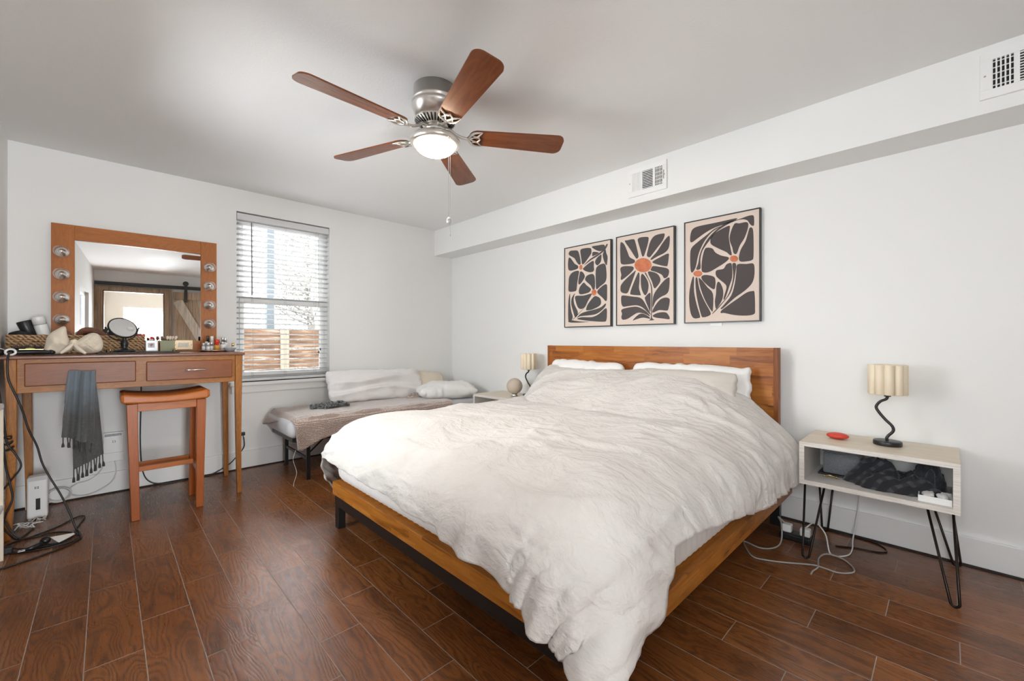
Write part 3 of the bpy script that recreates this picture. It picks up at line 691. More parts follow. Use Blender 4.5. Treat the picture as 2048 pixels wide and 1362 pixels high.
# ================================================================== pictures
LB = ['framed print of two small dark flowers, nearest the corner of the room', 'framed print of one daisy-like dark flower with a large orange centre', 'framed print of big dark petals and arching stems, nearest the lamp side']
for i, (yl, yr, z0, z1, polys, cents) in enumerate(ART):
    r = thing('framed_art_print', LB[i], 'picture', (3.10, (yl+yr)/2, z0), 0, 'three floral prints above the bed')
    xf = 3.072; t_ = .012
    f = MB()
    f.box(xf-.004, 3.099, yl-t_*.6, yl, z0, z1).box(xf-.004, 3.099, yr, yr+t_*.6, z0, z1).box(xf-.004, 3.099, yr+t_*.6, yl-t_*.6, z0, z0+t_*.6).box(xf-.004, 3.099, yr+t_*.6, yl-t_*.6, z1-t_*.6, z1)
    part('frame', f, M['frameblack'], r)
    cv = part('canvas', MB().box(xf+.001, xf+.012, yr+t_*.55, yl-t_*.55, z0+t_*.55, z1-t_*.55), M['canvas'], r)
    def shapes(ps, dx):
        b = MB()
        for p in ps:
            q = [(p[k]/1000, p[k+1]/1000) for k in range(0, len(p), 2)]
            q2 = [q[0]]
            for a in q[1:]:
                if (a[0]-q2[-1][0])**2+(a[1]-q2[-1][1])**2 > 1e-6: q2.append(a)
            V = [Vector((u, v, 0)) for u, v in q2]
            V = crom(V, 3, True)
            b.add([(xf+dx, yl-v.x, z0+v.y) for v in V], [tuple(range(len(V)))])
        return b
    part('painted_petals', shapes(polys, .0003), M[('petal1', 'petal2', 'petal3')[i]], cv)
    for c in cents: part('painted_flower_centre', shapes([c], .0001), M['terra'], cv)
single('hook_plate', 'small white hanging strip peeking below the largest print', 'hook', MB().box(3.094, 3.0995, 1.09, 1.17, 1.222, 1.2465), M['white'], bevel=.002)
# ================================================================== bed
def pillow(w_, h_, t_, seed=0, n=44, wr=.006, pinch=.10, fold=(), edge_p=.40, rc=.22, ruf=.008):
    """soft cushion, local x = width, y = height, z = thickness"""
    u = np.linspace(-1, 1, n); U, V = np.meshgrid(u, u, indexing='xy')
    U = np.sign(U)*(1-(1-np.abs(U))**1.35); V = np.sign(V)*(1-(1-np.abs(V))**1.35)
    th = np.clip(1-np.abs(U)**3.0, 0, 1)**edge_p*np.clip(1-np.abs(V)**3.0, 0, 1)**edge_p
    shx = (1-pinch*(1-np.abs(V)**2)*.6)*np.sqrt(1-rc*V**6); shy = (1-pinch*(1-np.abs(U)**2)*.6)*np.sqrt(1-rc*U**6)
    X = U*w_/2*shx+ruf*vnoise(V*7, U*3, seed+11)*np.abs(U)**3; Y = V*h_/2*shy+ruf*vnoise(U*8, V*3, seed+12)*np.abs(V)**3
    edge = np.clip(np.maximum(np.abs(U), np.abs(V)), 0, 1)
    nz = fbm(X*9, Y*9, seed, 3)*wr*1.6+fbm(X*22+5, Y*16, seed+3, 2)*wr*.8*(edge**2)
    for fy, fa, fs in fold:
        nz = nz+fa*np.exp(-((Y-fy-.035*np.sin(X*5+fs))/.026)**2)
    b = MB()
    b.grid(np.stack([X, Y, th*(t_/2+nz)], -1)); b.grid(np.stack([X, Y, -th*(t_/2)], -1), flip=True)
    return b
def basis(o, ex, ey, ez):
    ex, ey, ez = (Vector(q).normalized() for q in (ex, ey, ez))
    m = Matrix.Identity(4)
    for i in range(3): m[i][0], m[i][1], m[i][2], m[i][3] = ex[i], ey[i], ez[i], o[i]
    return m
M['headcap'] = wood('headboard_end_timber', (.30, .095, .020), (.17, .048, .010), (12, 12, 1.4), .4, 5)
r = thing('king_bed', 'king bed frame of warm block-jointed timber on a black metal base', 'bed', (2.0, 1.63, 0))
part('headboard', MB().box(2.992, 3.042, .725, 2.612, .20, 1.074), M['headboard'], r, bevel=.003)
part('end_cap', MB().box(2.990, 3.044, .7235, .7495, .20, 1.0755), M['headcap'], r, bevel=.002)
part('end_cap', MB().box(2.990, 3.044, 2.5875, 2.6135, .20, 1.0755), M['headcap'], r, bevel=.002)
part('foot_rail', MB().box(.982, 1.012, .648, 2.578, .196, .272), M['railfoot'], r, bevel=.002)
part('side_rail', MB().box(1.012, 2.992, .650, .680, .196, .274), M['railside'], r, bevel=.002)
part('side_rail', MB().box(1.012, 2.992, 2.546, 2.576, .196, .274), M['railside'], r, bevel=.002)
part('base_frame', MB().box(.988, 1.030, .70, 2.556, .134, .196).box(1.056, 2.96, 2.50, 2.54, .142, .196).box(1.056, 2.96, .70, .74, .142, .196).box(1.056, 2.96, 1.6, 1.64, .142, .196), M['blackmetal'], r, bevel=.002)
for x, y in ((.990, 2.506), (.990, .70), (2.92, 2.50), (2.92, .70), (1.95, 1.6)):
    part('leg', MB().box(x, x+.042, y, y+.050, 0, .134 if x < 1 else .142), M['blackmetal'], r, bevel=.002)
part('slat_platform', MB().box(1.012, 2.99, .68, 2.546, .250, .2735), M['railside'], r)

# mattress with a pleated white cover
def rbox(x0, x1, y0, y1, z0, z1, rad, n=10, pleat=0, cr=.055):
    """rounded slab: outline swept over a rounded profile"""
    R = cr; cs = []
    for cx, cy, a0 in ((x1-R, y1-R, 0), (x0+R, y1-R, PI/2), (x0+R, y0+R, PI), (x1-R, y0+R, 1.5*PI)):
        for k in range(7): a = a0+k*PI/12; cs.append((cx+R*math.cos(a), cy+R*math.sin(a), math.cos(a), math.sin(a)))
    out = []
    for i in range(len(cs)):
        a, b2 = cs[i], cs[(i+1) % len(cs)]
        L = math.hypot(a[0]-b2[0], a[1]-b2[1]); m = max(1, int(L/.012)) if pleat else 1
        for k in range(m):
            t_ = k/m; out.append(tuple(a[j]*(1-t_)+b2[j]*t_ for j in range(4)))
    prof = [(-rad+rad*math.sin(a), z0+rad-rad*math.cos(a)) for a in np.linspace(0, PI/2, 5)]+[(-rad+rad*math.cos(a), z1-rad+rad*math.sin(a)) for a in np.linspace(0, PI/2, 6)]
    rows = []
    for o_, z in prof:
        rows.append([(p[0]+p[2]*(o_+pleat*math.sin(i*1.57)), p[1]+p[3]*(o_+pleat*math.sin(i*1.57)), z) for i, p in enumerate(out)])
    b = MB(); n_ = len(out); vs = [q for row in rows for q in row]; fs = []
    for i in range(len(rows)-1):
        for k in range(n_): fs.append((i*n_+k, i*n_+(k+1) % n_, (i+1)*n_+(k+1) % n_, (i+1)*n_+k))
    fs.append(tuple(range(n_-1, -1, -1))); fs.append(tuple((len(rows)-1)*n_+k for k in range(n_)))
    return b.add(vs, fs)
single('mattress', 'thick white mattress with a pleated cover on the king bed frame', 'mattress', rbox(.985, 2.975, .664, 2.562, .2745, .512, .07, pleat=.0022, cr=.085), M['sheet'], smooth=True)

def lean(o, roll=0, tilt=.36):
    return basis(o, (0, 1, roll), (tilt, -roll, 1), (-1, 0, tilt))
def bed_pillow(nm, lab, o, w_, h_, t_, seed, mat, roll=0, tilt=.36, **k):
    b = pillow(w_, h_, t_, seed, **k); b.xf(lean(o, roll, tilt))
    return single(nm, lab, 'pillow', b, M[mat], 'pillows propped on the headboard', smooth=True, weld=True)
bed_pillow('bed_pillow', 'white pillow propped at the lamp end of the headboard, behind a taupe one', (2.885, 1.262, .748), .84, .43, .17, 1, 'sheet', .00, .20, wr=.013, pinch=.03, ruf=.009, rc=.14)
bed_pillow('bed_pillow', 'white pillow propped on the headboard at the window end', (2.885, 2.12, .748), .74, .42, .17, 2, 'sheet', .03, .20, rc=.14, wr=.013, pinch=.05)
bed_pillow('bed_pillow', 'taupe linen pillow half covered by the duvet, before the white one', (2.765, 1.240, .728), .70, .41, .15, 3, 'linen2', .0, .30, wr=.010, ruf=.007, rc=.12, pinch=.05)

# duvet
def linen_mat():
    t = NT('crumpled_oatmeal_linen'); v = t.obj()
    wv = t.noise(v, 3.0, 2)
    v2 = t.n('ShaderNodeVectorMath', {0: v, 1: t.n('ShaderNodeCombineXYZ', {0: t.math('MULTIPLY', wv, .18), 1: t.math('MULTIPLY', wv, .12)}).outputs[0]}, operation='ADD').outputs[0]
    a = t.noise(t.mapping(v2, (11, 6.5, 11)), 1.0, 4, .55, .3)
    ra = t.math('ABSOLUTE', t.math('SUBTRACT', a, .5))
    b = t.noise(t.mapping(v2, (32, 26, 32)), 1.0, 2, .5, .2)
    f = t.noise(v, 700, 2)
    h = t.math('ADD', t.math('MULTIPLY', ra, -3.0), t.math('ADD', t.math('MULTIPLY', b, .26), t.math('MULTIPLY', f, .05)))
    big = t.noise(v, 4, 4, .6)
    col = t.mix(t.maprange(big, .35, .65, 0, 1), (.605, .574, .540), (.670, .643, .611))
    t.bsdf(color=col, rough=.93, sheen=.2, normal=t.bump(h, .8, .010)); return t.m
M['duvet'] = linen_mat()
nv, nw = 230, 230
v = np.linspace(0, 1, nv)[:, None]; wq = np.linspace(0, 1, nw)[None, :]
xe, Ax, Lx = 1.43, .525, .62
yn, An, Ln = .95, .37, .475
yf_, Af, Lf = 2.37, .425, .52
Bd = .235
bn_tab = ([1.0, 1.17, 1.27, 1.37, 1.46, 1.72, 2.02, 2.28, 2.53, 2.9], [1.18, 1.04, .86, .85, .86, .95, 1.08, 1.12, 1.15, 1.18])
ft_tab = ([.6, .75, .82, .975, 1.12, 1.23, 1.26, 1.38, 1.47, 1.68, 1.85, 2.16, 2.5, 2.7], [1.28, 1.24, 1.16, 1.09, 1.08, 1.06, 1.01, 1.01, 1.00, .95, .95, .93, .94, .98])
yy0 = 2.37+1.50*Lf-wq*(2.37+1.50*Lf-(.95-1.2*Ln))
uxh = np.interp(np.clip(yy0, .6, 2.7), *ft_tab)
HX = 2.885-.02*np.sin(wq*9)
afoot = xe-uxh*Lx
vv = v**1.0
a = HX-vv*(HX-afoot)
uyn = np.interp(a, *bn_tab); ufar = 1.50+.40*sstep(1.6, 1.0, a)
bfar = yf_+ufar*Lf; bnear = yn-uyn*Ln
b = bfar-wq*(bfar-bnear)
ux = np.maximum(0, xe-a)/Lx
un = np.maximum(0, yn-b)/Ln; uf = np.maximum(0, b-yf_)/Lf
uy = un+uf
pw = 3.0
u = (ux**pw+uy**pw)**(1/pw)+1e-9
cx, cy = ux/u, uy/u
nrm = np.sqrt(cx**2+cy**2)+1e-9
phi = np.minimum(u, 1)*PI/2
e = np.maximum(u-1, 0)
Af = .285+.14*sstep(2.1, 1.4, a)
Ay = np.where(un > 0, An, Af)
LL = (cx*Lx+cy*np.where(un > 0, Ln, Lf))/(cx+cy+1e-9)
peri = np.arctan2(cx, cy)*.6+np.where(un > 0, a*1.0, -a)*(cy > .01)+b*(cx > .01)*1.0
fold = sstep(.75, 1.3, u)*(.009*np.sin(peri*19+4.0*vnoise(a*4, b*4, 4))+.018*vnoise(peri*9, u*1.2, 6)+.008*vnoise(peri*24, u*2, 7))
corner = np.minimum(ux, uy); corner = sstep(.35, 1.0, corner)
fold = fold+corner*sstep(.9, 1.5, u)*.045*np.sin(np.arctan2(ux, uy)*9+.5)
sph = np.sin(phi)
ox = -cx*(Ax*sph+.05*e+fold)
oy = np.where(un > 0, -1, 1)*cy*(Ay*sph+.04*e+fold)
Xd = np.maximum(a, xe)+ox
Yd = np.clip(b, yn, yf_)+oy
a0 = 2.32+.30*sstep(2.15, 2.65, b)+.03*vnoise(b*3, b*0, 3)
hump = .232*sstep(a0-.02, 2.86, a)**.8*sstep(.60, 1.20, b)*(1-.35*sstep(2.45, 2.85, b))
Zd = .650-Bd*(1-np.cos(phi))-e*LL*.96+hump
Zd += .010*sstep(1.1, 2.2, a)*np.sin((b-.95)/1.42*PI).clip(0, 1)
Zd += .013*fbm(a*2.6, b*2.2, 2, 3)
P = np.stack([Xd, Yd, np.maximum(Zd, .02)], -1)
def normals(P):
    du = np.gradient(P, axis=0); dv = np.gradient(P, axis=1)
    n_ = np.cross(du, dv); n_ /= np.linalg.norm(n_, axis=-1, keepdims=True)+1e-12
    return n_
Nn = normals(P)
if Nn[nv//2, nw//2, 2] < 0: Nn = -Nn
wx = a+.10*vnoise(a*2.2, b*2.2, 8); wy = b+.12*vnoise(a*2.0+3, b*2.0, 9)
r1 = 1-np.abs(vnoise(wx*9.0, wy*3.2, 11)); r2 = 1-np.abs(vnoise(wx*17+4, wy*7, 12)); r3 = vnoise(wx*6, wy*13, 13)
amp = .35+.65*sstep(-.3, .5, vnoise(a*1.7, b*1.7, 15))
r4 = 1-np.abs(vnoise(wx*4.2+wy*2.2, wy*2.0-wx*.8, 17))
disp = amp*(.0125*(r1**3-.4)+.0085*(r2**3-.4)+.004*r3)+.013*(r4**4-.3)
rs = 1-np.abs(vnoise(peri*11, u*1.6+3, 21))
disp += sstep(.25, .9, u)*.010*(rs**2.5-.35)
crease = np.exp(-((a-a0+.015)/.022)**2)*sstep(2.6, 2.35, b)*sstep(.9, 1.2, b)
disp -= .008*crease
P = P+Nn*disp[..., None]
P[..., 2] = np.maximum(P[..., 2], .012)
flip = normals(P)[nv//2, nw//2, 2] < 0
single('duvet', 'crumpled oatmeal linen duvet spread over the king bed, hanging past the foot', 'duvet', MB().grid(P, flip=bool(flip)), M['duvet'], smooth=True, solid=.014)

# ================================================================== nightstands
def hairpin(p0, p1, bot, r=.0052):
    p0, p1, bot = Vector(p0), Vector(p1), Vector(bot)
    d = (p1-p0).normalized(); rr = .014
    arc = [bot+d*(-rr*math.cos(t_))+Vector((0, 0, rr+r-rr*math.sin(t_))) for t_ in np.linspace(0, PI, 9)]
    return MB().tube([p0]+arc+[p1], r, 10)
def nightstand(y0, lab, dxl):
    y1 = y0+.593; x0, x1, z0, z1 = 2.675, 3.080, .356, .581; t_ = .023
    r = thing('nightstand', lab, 'nightstand', (x0+.2, (y0+y1)/2, 0), 0, 'open plywood nightstands on hairpin legs')
    top = part('top_panel', MB().box(x0+.0015, x1, y0, y1, z1-t_, z1), M['ply'], r, bevel=.001)
    part('edge_band', MB().box(x0, x0+.0014, y0, y1, z1-t_, z1).box(x0, x0+.0014, y0, y1, z0, z0+t_).box(x0, x0+.0014, y0, y0+t_, z0+t_, z1-t_).box(x0, x0+.0014, y1-t_, y1, z0+t_, z1-t_), M['plyedge'], r)
    part('bottom_panel', MB().box(x0+.0015, x1, y0, y1, z0, z0+t_), M['plywhite'], r)
    part('side_panel', MB().box(x0+.0015, x1, y0, y0+t_, z0+t_, z1-t_), M['plywhite'], r)
    part('side_panel', MB().box(x0+.0015, x1, y1-t_, y1, z0+t_, z1-t_), M['plywhite'], r)
    for ya, yb_, bx, by in ((y0+.022, y0+.105, 2.558, y0+.018), (y1-.022, y1-.105, 2.585, y1-.048)):
        part('hairpin_leg', hairpin((2.70, ya, z0), (2.715, yb_, z0), (bx, by, 0)), M['darkbronze'], r, smooth=True)
    for ya, yb_, by in ((y0+.03, y0+.105, y0+.008), (y1-.03, y1-.105, y1-.055)):
        part('hairpin_leg', hairpin((3.00, ya, z0), (2.99, yb_, z0), (3.03, by, 0)), M['darkbronze'], r, smooth=True)
nightstand(-.043, 'pale plywood nightstand on hairpin legs at the near side of the bed', 0)
nightstand(2.742, 'pale plywood nightstand mostly hidden behind the far side of the bed', 0)

def lamp(x, y, z, lab, ry):
    r = thing('table_lamp', lab, 'lamp', (x, y, z), ry, 'wavy-stemmed table lamps')
    part('base', MB().lathe([(0,0), (.056,0), (.058,.004), (.058,.019), (.056,.023), (0,.0235)], 40), M['black'], r, world=False, smooth=True, bevel=.001)
    st = [(0,0,.02), (-.002,.003,.035), (0,-.004,.05), (0,-.022,.075), (0,-.018,.10), (0,.008,.13), (0,.036,.17), (0,.044,.195), (0,.028,.222), (0,.004,.238), (0,0,.262)]
    part('stem', MB().tube([(p[0], p[1], p[2]) for p in st], .0068, 10, smooth=4), M['black'], r, world=False, smooth=True)
    sh = MB(); n_ = 10
    for k in range(n_):
        a = 2*PI*(k+.3)/n_
        prof = [(.0, .262), (.0185, .262), (.0205, .265), (.0205, .412), (.0185, .415), (0, .415)]
        sh.lathe(prof, 14, (math.cos(a)*.060, math.sin(a)*.060, 0))
    part('tube_shade', sh, M['shade'], r, world=False, smooth=True)
    part('shade_ring', MB().lathe([(.0, .30), (.05, .30), (.05, .304), (.0, .304)], 24), M['shade'], r, world=False)
    part('bulb_holder', MB().lathe([(0,.25), (.014,.25), (.014,.29), (0,.291)], 16), M['black'], r, world=False, smooth=True)
lamp(2.905, .212, .581, 'wavy black-stemmed lamp with a fluted cream shade, on the near nightstand', 0)
lamp(2.93, 2.80, .581, 'wavy black-stemmed lamp with a fluted cream shade, on the far nightstand', 0)
r = thing('globe_lamp', 'round beige cloth globe on the far nightstand beside the bed', 'lamp', (2.84, 2.905, .581))
part('globe', MB().ellipsoid((0,0,.099), (.077,.077,.077), 32, 20), M['globe'], r, world=False, smooth=True)
part('foot_ring', MB().lathe([(0,0), (.030,0), (.034,.012), (.026,.030), (0,.030)], 24), M['chrome'], r, world=False, smooth=True)
single('pebble_speaker', 'coral red pebble-shaped gadget on the near nightstand top', 'gadget', MB().ellipsoid((2.885, .415, .599), (.037,.050,.0175), 32, 16), M['red'], smooth=True)
r = thing('felt_case', 'grey felt box on the left of the near nightstand shelf', 'case', (2.93, .40, .379))
part('body', MB().box(2.865, 3.02, .318, .478, .389, .505), M['greyfelt'], r, bevel=.010, seg=3)
part('lid', MB().box(2.862, 3.023, .315, .481, .506, .526), M['greyfelt'], r, bevel=.008, seg=3)
part('strap', MB().box(2.855, 3.03, .306, .500, .3795, .3885), M['black'], r, bevel=.003)
r = thing('hair_clip', 'small gold clip lying before the grey felt box', 'clip', (2.815, .43, .379))
part('jaw', MB().tube([(2.80,.465,.386), (2.815,.44,.392), (2.812,.415,.384), (2.80,.40,.384)], .0032, 6, smooth=3), M['gold'], r, smooth=True)
part('jaw', MB().tube([(2.822,.46,.383), (2.825,.43,.388), (2.822,.405,.383)], .003, 6, smooth=3), M['gold'], r, smooth=True)
def heap(c, rx, ry, rz_, seed, n=64, m=40, amp=.35, lump=3):
    th = np.linspace(0, PI/2, m)[:, None]; ph = np.linspace(0, 2*PI, n)[None, :]
    X = np.sin(th)*np.cos(ph); Y = np.sin(th)*np.sin(ph); Z = np.cos(th)+0*ph
    k = 1+amp*fbm(X*lump+3, Y*lump+Z*1.3, seed, 3)
    k[:, -1] = k[:, 0]
    edge = 1+.18*fbm(np.cos(ph)*2.2+7, np.sin(ph)*2.2, seed+9, 2)*sstep(.6, 1, np.sin(th)); edge[:, -1] = edge[:, 0]
    A = np.stack([c[0]+rx*X*edge*(.7+.3*k), c[1]+ry*Y*edge*(.7+.3*k), c[2]+rz_*Z*k], -1)
    A[..., 2] = np.maximum(A[..., 2], c[2]+.001)
    return MB().grid(A, flip=True)
single('flannel_shirt', 'crumpled black and grey check shirt on the near nightstand shelf', 'shirt', heap((2.83, .205, .379), .105, .150, .105, 5, amp=.45, lump=2.6), M['flannel'], smooth=True)
single('black_pouch', 'dark pouch at the back of the near nightstand shelf, behind the white tray', 'pouch', heap((2.955, .065, .379), .09, .065, .13, 8, amp=.3), M['darkcloth'], smooth=True)
r = thing('white_tray', 'small open white box of cables on the near nightstand shelf', 'tray', (2.765, .04, .379))
tb = MB(); x0, x1, y0, y1 = 2.705, 2.825, -.018, .092
tb.box(x0, x1, y0, y1, .3795, .383).box(x0, x0+.003, y0, y1, .383, .408).box(x1-.003, x1, y0, y1, .383, .408).box(x0+.003, x1-.003, y0, y0+.003, .383, .408).box(x0+.003, x1-.003, y1-.003, y1, .383, .408)
part('box', tb, M['white'], r)
for k in range(2):
    part('cable_bundle', MB().ellipsoid((2.763+.004*k, .012+.047*k, .402), (.048, .021, .014), 20, 10, .25, 3, k), M['white'], r, smooth=True)

# ================================================================== cords by the near nightstand
zc = .0045
def cord(nm, lab, pts, r_, mat, group=None, cat='cord'):
    return single(nm, lab, cat, MB().tube(pts, r_, 8, smooth=8), M[mat], group, smooth=True)
r = thing('power_strip', 'black power strip with two white chargers on the floor by the near nightstand', 'power strip', (2.79, .60, 0))
part('strip_body', MB().box(2.755, 2.835, .515, .665, .0005, .036), M['black'], r, bevel=.008, seg=3)
for y in (.632, .545):
    c = part('charger', MB().box(2.765, 2.81, y-.026, y+.022, .0365, .080), M['white'], r, bevel=.008, seg=3)
def fl(*p, z=.0045): return [(x, y, q[2] if len(q) > 2 else z) for q in p for x, y in [q[:2]]]
cord('white_charging_cord', 'white cord rising from the floor up behind the near nightstand', [(2.79,.54,.085), (2.80,.50,.12), (2.80,.455,.07), (2.72,.42,.006), (2.76,.36,.005), (2.86,.35,.005), (2.97,.36,.02), (3.05,.355,.10), (3.082,.345,.24), (3.086,.34,.42)], .0034, 'cordwhite')
cord('grey_cable', 'grey cable looping on the floor from under the bed past the nightstand leg', [(2.775,.64,.085), (2.77,.67,.11), (2.73,.645,.09), (2.66,.63,.02), (2.58,.645,.006), (2.53,.70,.005), (2.55,.78,.005), (2.47,.745,.005), (2.40,.69,.005), (2.42,.62,.005), (2.47,.54,.005), (2.53,.45,.005), (2.53,.36,.005), (2.60,.31,.005), (2.70,.36,.005), (2.70,.43,.0095), (2.63,.455,.005), (2.52,.44,.005), (2.46,.45,.005), (2.42,.45,.005)], .0040, 'cordgrey')
cord('loose_brown_cord', 'dark brown cord looped on the floor along the right baseboard', [(2.85,.42,.004), (2.90,.34,.004), (2.93,.25,.004), (2.98,.22,.004), (3.04,.26,.004), (3.055,.34,.004), (3.05,.43,.004), (3.05,.52,.004)], .0036, 'darkbronze')
# ================================================================== daybed
DZ = .345
r = thing('metal_daybed', 'low black metal daybed frame below the back window', 'daybed frame', (2.0, 3.89, 0))
part('platform', MB().box(1.075, 2.98, 3.565, 3.60, DZ-.035, DZ-.004).box(1.075, 2.98, 4.165, 4.20, DZ-.035, DZ-.004).box(1.06, 1.095, 3.60, 4.165, DZ-.035, DZ-.004).box(2.945, 2.98, 3.60, 4.165, DZ-.035, DZ-.004), M['blackmetal'], r, bevel=.003)
sl = MB()
for k in range(12): sl.box(1.18+k*.15, 1.215+k*.15, 3.60, 4.165, DZ-.022, DZ-.005)
part('support_slats', sl, M['blackmetal'], r)
for x, y in ((1.155, 3.565), (1.155, 4.13), (2.0, 3.565), (2.0, 4.13), (2.90, 3.565), (2.90, 4.13)):
    part('leg', MB().box(x, x+.028, y, y+.028, 0, DZ-.035), M['blackmetal'], r, bevel=.002)
for x in (1.162, 2.007, 2.907):
    part('cross_brace', MB().box(x, x+.014, 3.593, 4.13, .155, .177), M['blackmetal'], r)
part('corner_brace', MB().tube([(1.169, 4.12, .19), (1.169, 4.05, .30)], .006, 6), M['blackmetal'], r)
part('corner_brace', MB().tube([(1.169, 3.61, .19), (1.30, 3.60, .31)], .006, 6), M['blackmetal'], r)
single('daybed_mattress', 'pale grey daybed mattress under a brown knitted throw', 'mattress', rbox(1.015, 2.985, 3.550, 4.215, DZ-.003, .497, .065), M['greymat'], smooth=True)

# brown knitted throw: over the top and down the front edge
nx, ny = 170, 90
xs = np.linspace(0, 1, nx)[:, None]; ys = np.linspace(0, 1, ny)[None, :]
A0 = .992+.088*ys                                   # far/left end runs a little askew
xq = A0+(2.565-A0)*xs
front = np.interp(xq, [.95, 1.00, 1.06, 1.12, 1.25, 1.5, 2.0, 2.57], [.14, .20, .275, .29, .215, .17, .155, .13])
c_ = 4.16-ys*(4.16-(3.60-front))                   # cloth y
d = np.maximum(0, 3.60-c_)
L = .06
ph = np.minimum(d/(L*PI/2), 1)*PI/2
yv = np.maximum(c_, 3.60)-L*1.08*np.sin(ph)-.012*np.sin(xq*21)*sstep(.05, .2, d)*sstep(1.5, 1.1, xq)-.008*vnoise(xq*9, d*4, 3)*sstep(.05, .2, d)
zv = .5035-L*(1-np.cos(ph))-np.maximum(0, d-L*PI/2)+.004*fbm(xq*7, c_*7, 5, 3)
dl = np.maximum(0, 1.075-xq); zv = zv-2.2*dl**1.2-.012*sstep(0, .08, dl)
zv = np.maximum(zv, .20)+.004*np.abs(np.sin(xq*60))*sstep(1.15, 1.0, xq)
G = np.stack([xq+0*yv, yv, zv], -1)
fl_ = normals(G)[nx//2, 10, 2] < 0
th = MB().grid(G, flip=bool(fl_))
o = single('knitted_throw', 'brown chenille throw draped over the daybed front with one pointed corner hanging', 'throw', th, M['chenille'], smooth=True, solid=.012)
single('loose_thread', 'thin pale thread dangling from the throw corner to the floor', 'thread', MB().tube([(1.058,3.512,.27), (1.035,3.50,.20), (1.060,3.50,.10), (1.035,3.48,.03), (1.03,3.47,.006)], .0012, 5, smooth=5), M['paper'], smooth=True)

b = pillow(1.04, .33, .15, 11, n=60, wr=.006, pinch=.04, fold=((.05, .030, 0), (-.03, -.034, .7), (-.075, .024, 1.4), (.11, -.018, 2.2)), rc=.12)
b.xf(basis((2.02, 4.085, .665), (1, 0, -.028), (.0, .42, 1), (0, -1, .42)))
single('body_pillow', 'long pale satin body pillow leaning on the wall beside the window', 'pillow', b, M['pinkwhite'], 'pillows on the daybed', smooth=True, weld=True)
b = pillow(.40, .30, .13, 12); b.xf(basis((2.68, 4.14, .630), (1, 0, -.10), (0, .55, 1), (0, -1, .55)))
r = single('square_cushion', 'cream square cushion tilted behind the flat white pillow in the corner', 'pillow', b, M['cream'], 'pillows on the daybed', smooth=True, weld=True)
b = pillow(.64, .44, .17, 13, wr=.011, ruf=.014); b.xf(basis((2.66, 3.79, .580), (.72, -.28, 0), (.28, .72, .02), (0, 0, 1)))
single('flat_pillow', 'white pillow lying flat at the corner end of the daybed', 'pillow', b, M['sheet'], 'pillows on the daybed', smooth=True, weld=True)
single('crumpled_knit', 'brown knit bunched up between the body pillow and the flat pillow', 'knit', heap((2.36, 3.92, .512), .10, .05, .045, 31, amp=.5, lump=5), M['chenille'], smooth=True)
# scrunched scarf on the throw
sc = MB(); rr = random.Random(5)
for k in range(15):
    c = Vector((1.33+rr.uniform(0, .24), 3.86+rr.uniform(-.05, .07), .530+rr.uniform(0, .016)))
    R_ = rr.uniform(.022, .036); q = []
    for j in range(7):
        a_ = j*1.25+rr.random(); q.append(c+Vector((math.cos(a_)*R_*1.3, math.sin(a_)*R_, rr.uniform(-.012, .014))))
    sc.tube(q, [.004]+[rr.uniform(.010, .017) for _ in range(5)]+[.004], 8, smooth=4)
single('scrunched_scarf', 'scrunched black and silver scarf on top of the brown throw', 'scarf', sc, M['scarf'], smooth=True)

# ================================================================== vanity table
VT = 1.035
r = thing('vanity_table', 'tall narrow timber dressing table with two drawers against the back wall', 'dressing table', (.16, 3.9, 0))
part('tabletop', MB().box(-.452, .735, 3.59, 4.205, VT-.020, VT), M['vtop'], r, bevel=.006, seg=3)
ap = MB().box(-.362, .678, 3.622, 3.642, .822, VT-.020).box(-.40, -.38, 3.665, 4.135, .822, VT-.020).box(.695, .715, 3.665, 4.135, .822, VT-.020).box(-.362, .678, 4.15, 4.17, .822, VT-.020)
part('apron', ap, M['vanity'], r, bevel=.002)
def sleg(x0, x1, y0, y1, bx0, bx1, by0, by1, bow=0):
    zs = np.linspace(VT-.020, 0, 14); b = MB(); n_ = len(b.v)
    vs = []
    for z in zs:
        t_ = 1-z/(VT-.02); c = bow*math.sin(PI*min(1, t_*1.0))*1.0
        f = t_**.8
        X0_ = x0+(bx0-x0)*f+c; X1_ = x1+(bx1-x1)*f+c
        Y0_ = y0+(by0-y0)*f; Y1_ = y1+(by1-y1)*f
        vs += [(X0_,Y0_,z), (X1_,Y0_,z), (X1_,Y1_,z), (X0_,Y1_,z)]
    fs = [(0,1,2,3)]
    for i in range(len(zs)-1):
        for k in range(4): fs.append((i*4+k, (i+1)*4+k, (i+1)*4+(k+1)%4, i*4+(k+1)%4))
    m = (len(zs)-1)*4; fs.append((m+3,m+2,m+1,m))
    return b.add(vs, fs)
part('leg', sleg(.678, .724, 3.61, 3.665, .690, .718, 3.615, 3.645, -.004), M['vanityleg'], r, bevel=.003)
part('leg', sleg(-.408, -.362, 3.61, 3.665, -.415, -.385, 3.64, 3.675, .012), M['vanityleg'], r, bevel=.003)
part('leg', sleg(.678, .724, 4.135, 4.185, .700, .730, 4.145, 4.175), M['vanityleg'], r, bevel=.003)
part('leg', sleg(-.402, -.352, 4.135, 4.185, -.375, -.345, 4.145, 4.175), M['vanityleg'], r, bevel=.003)
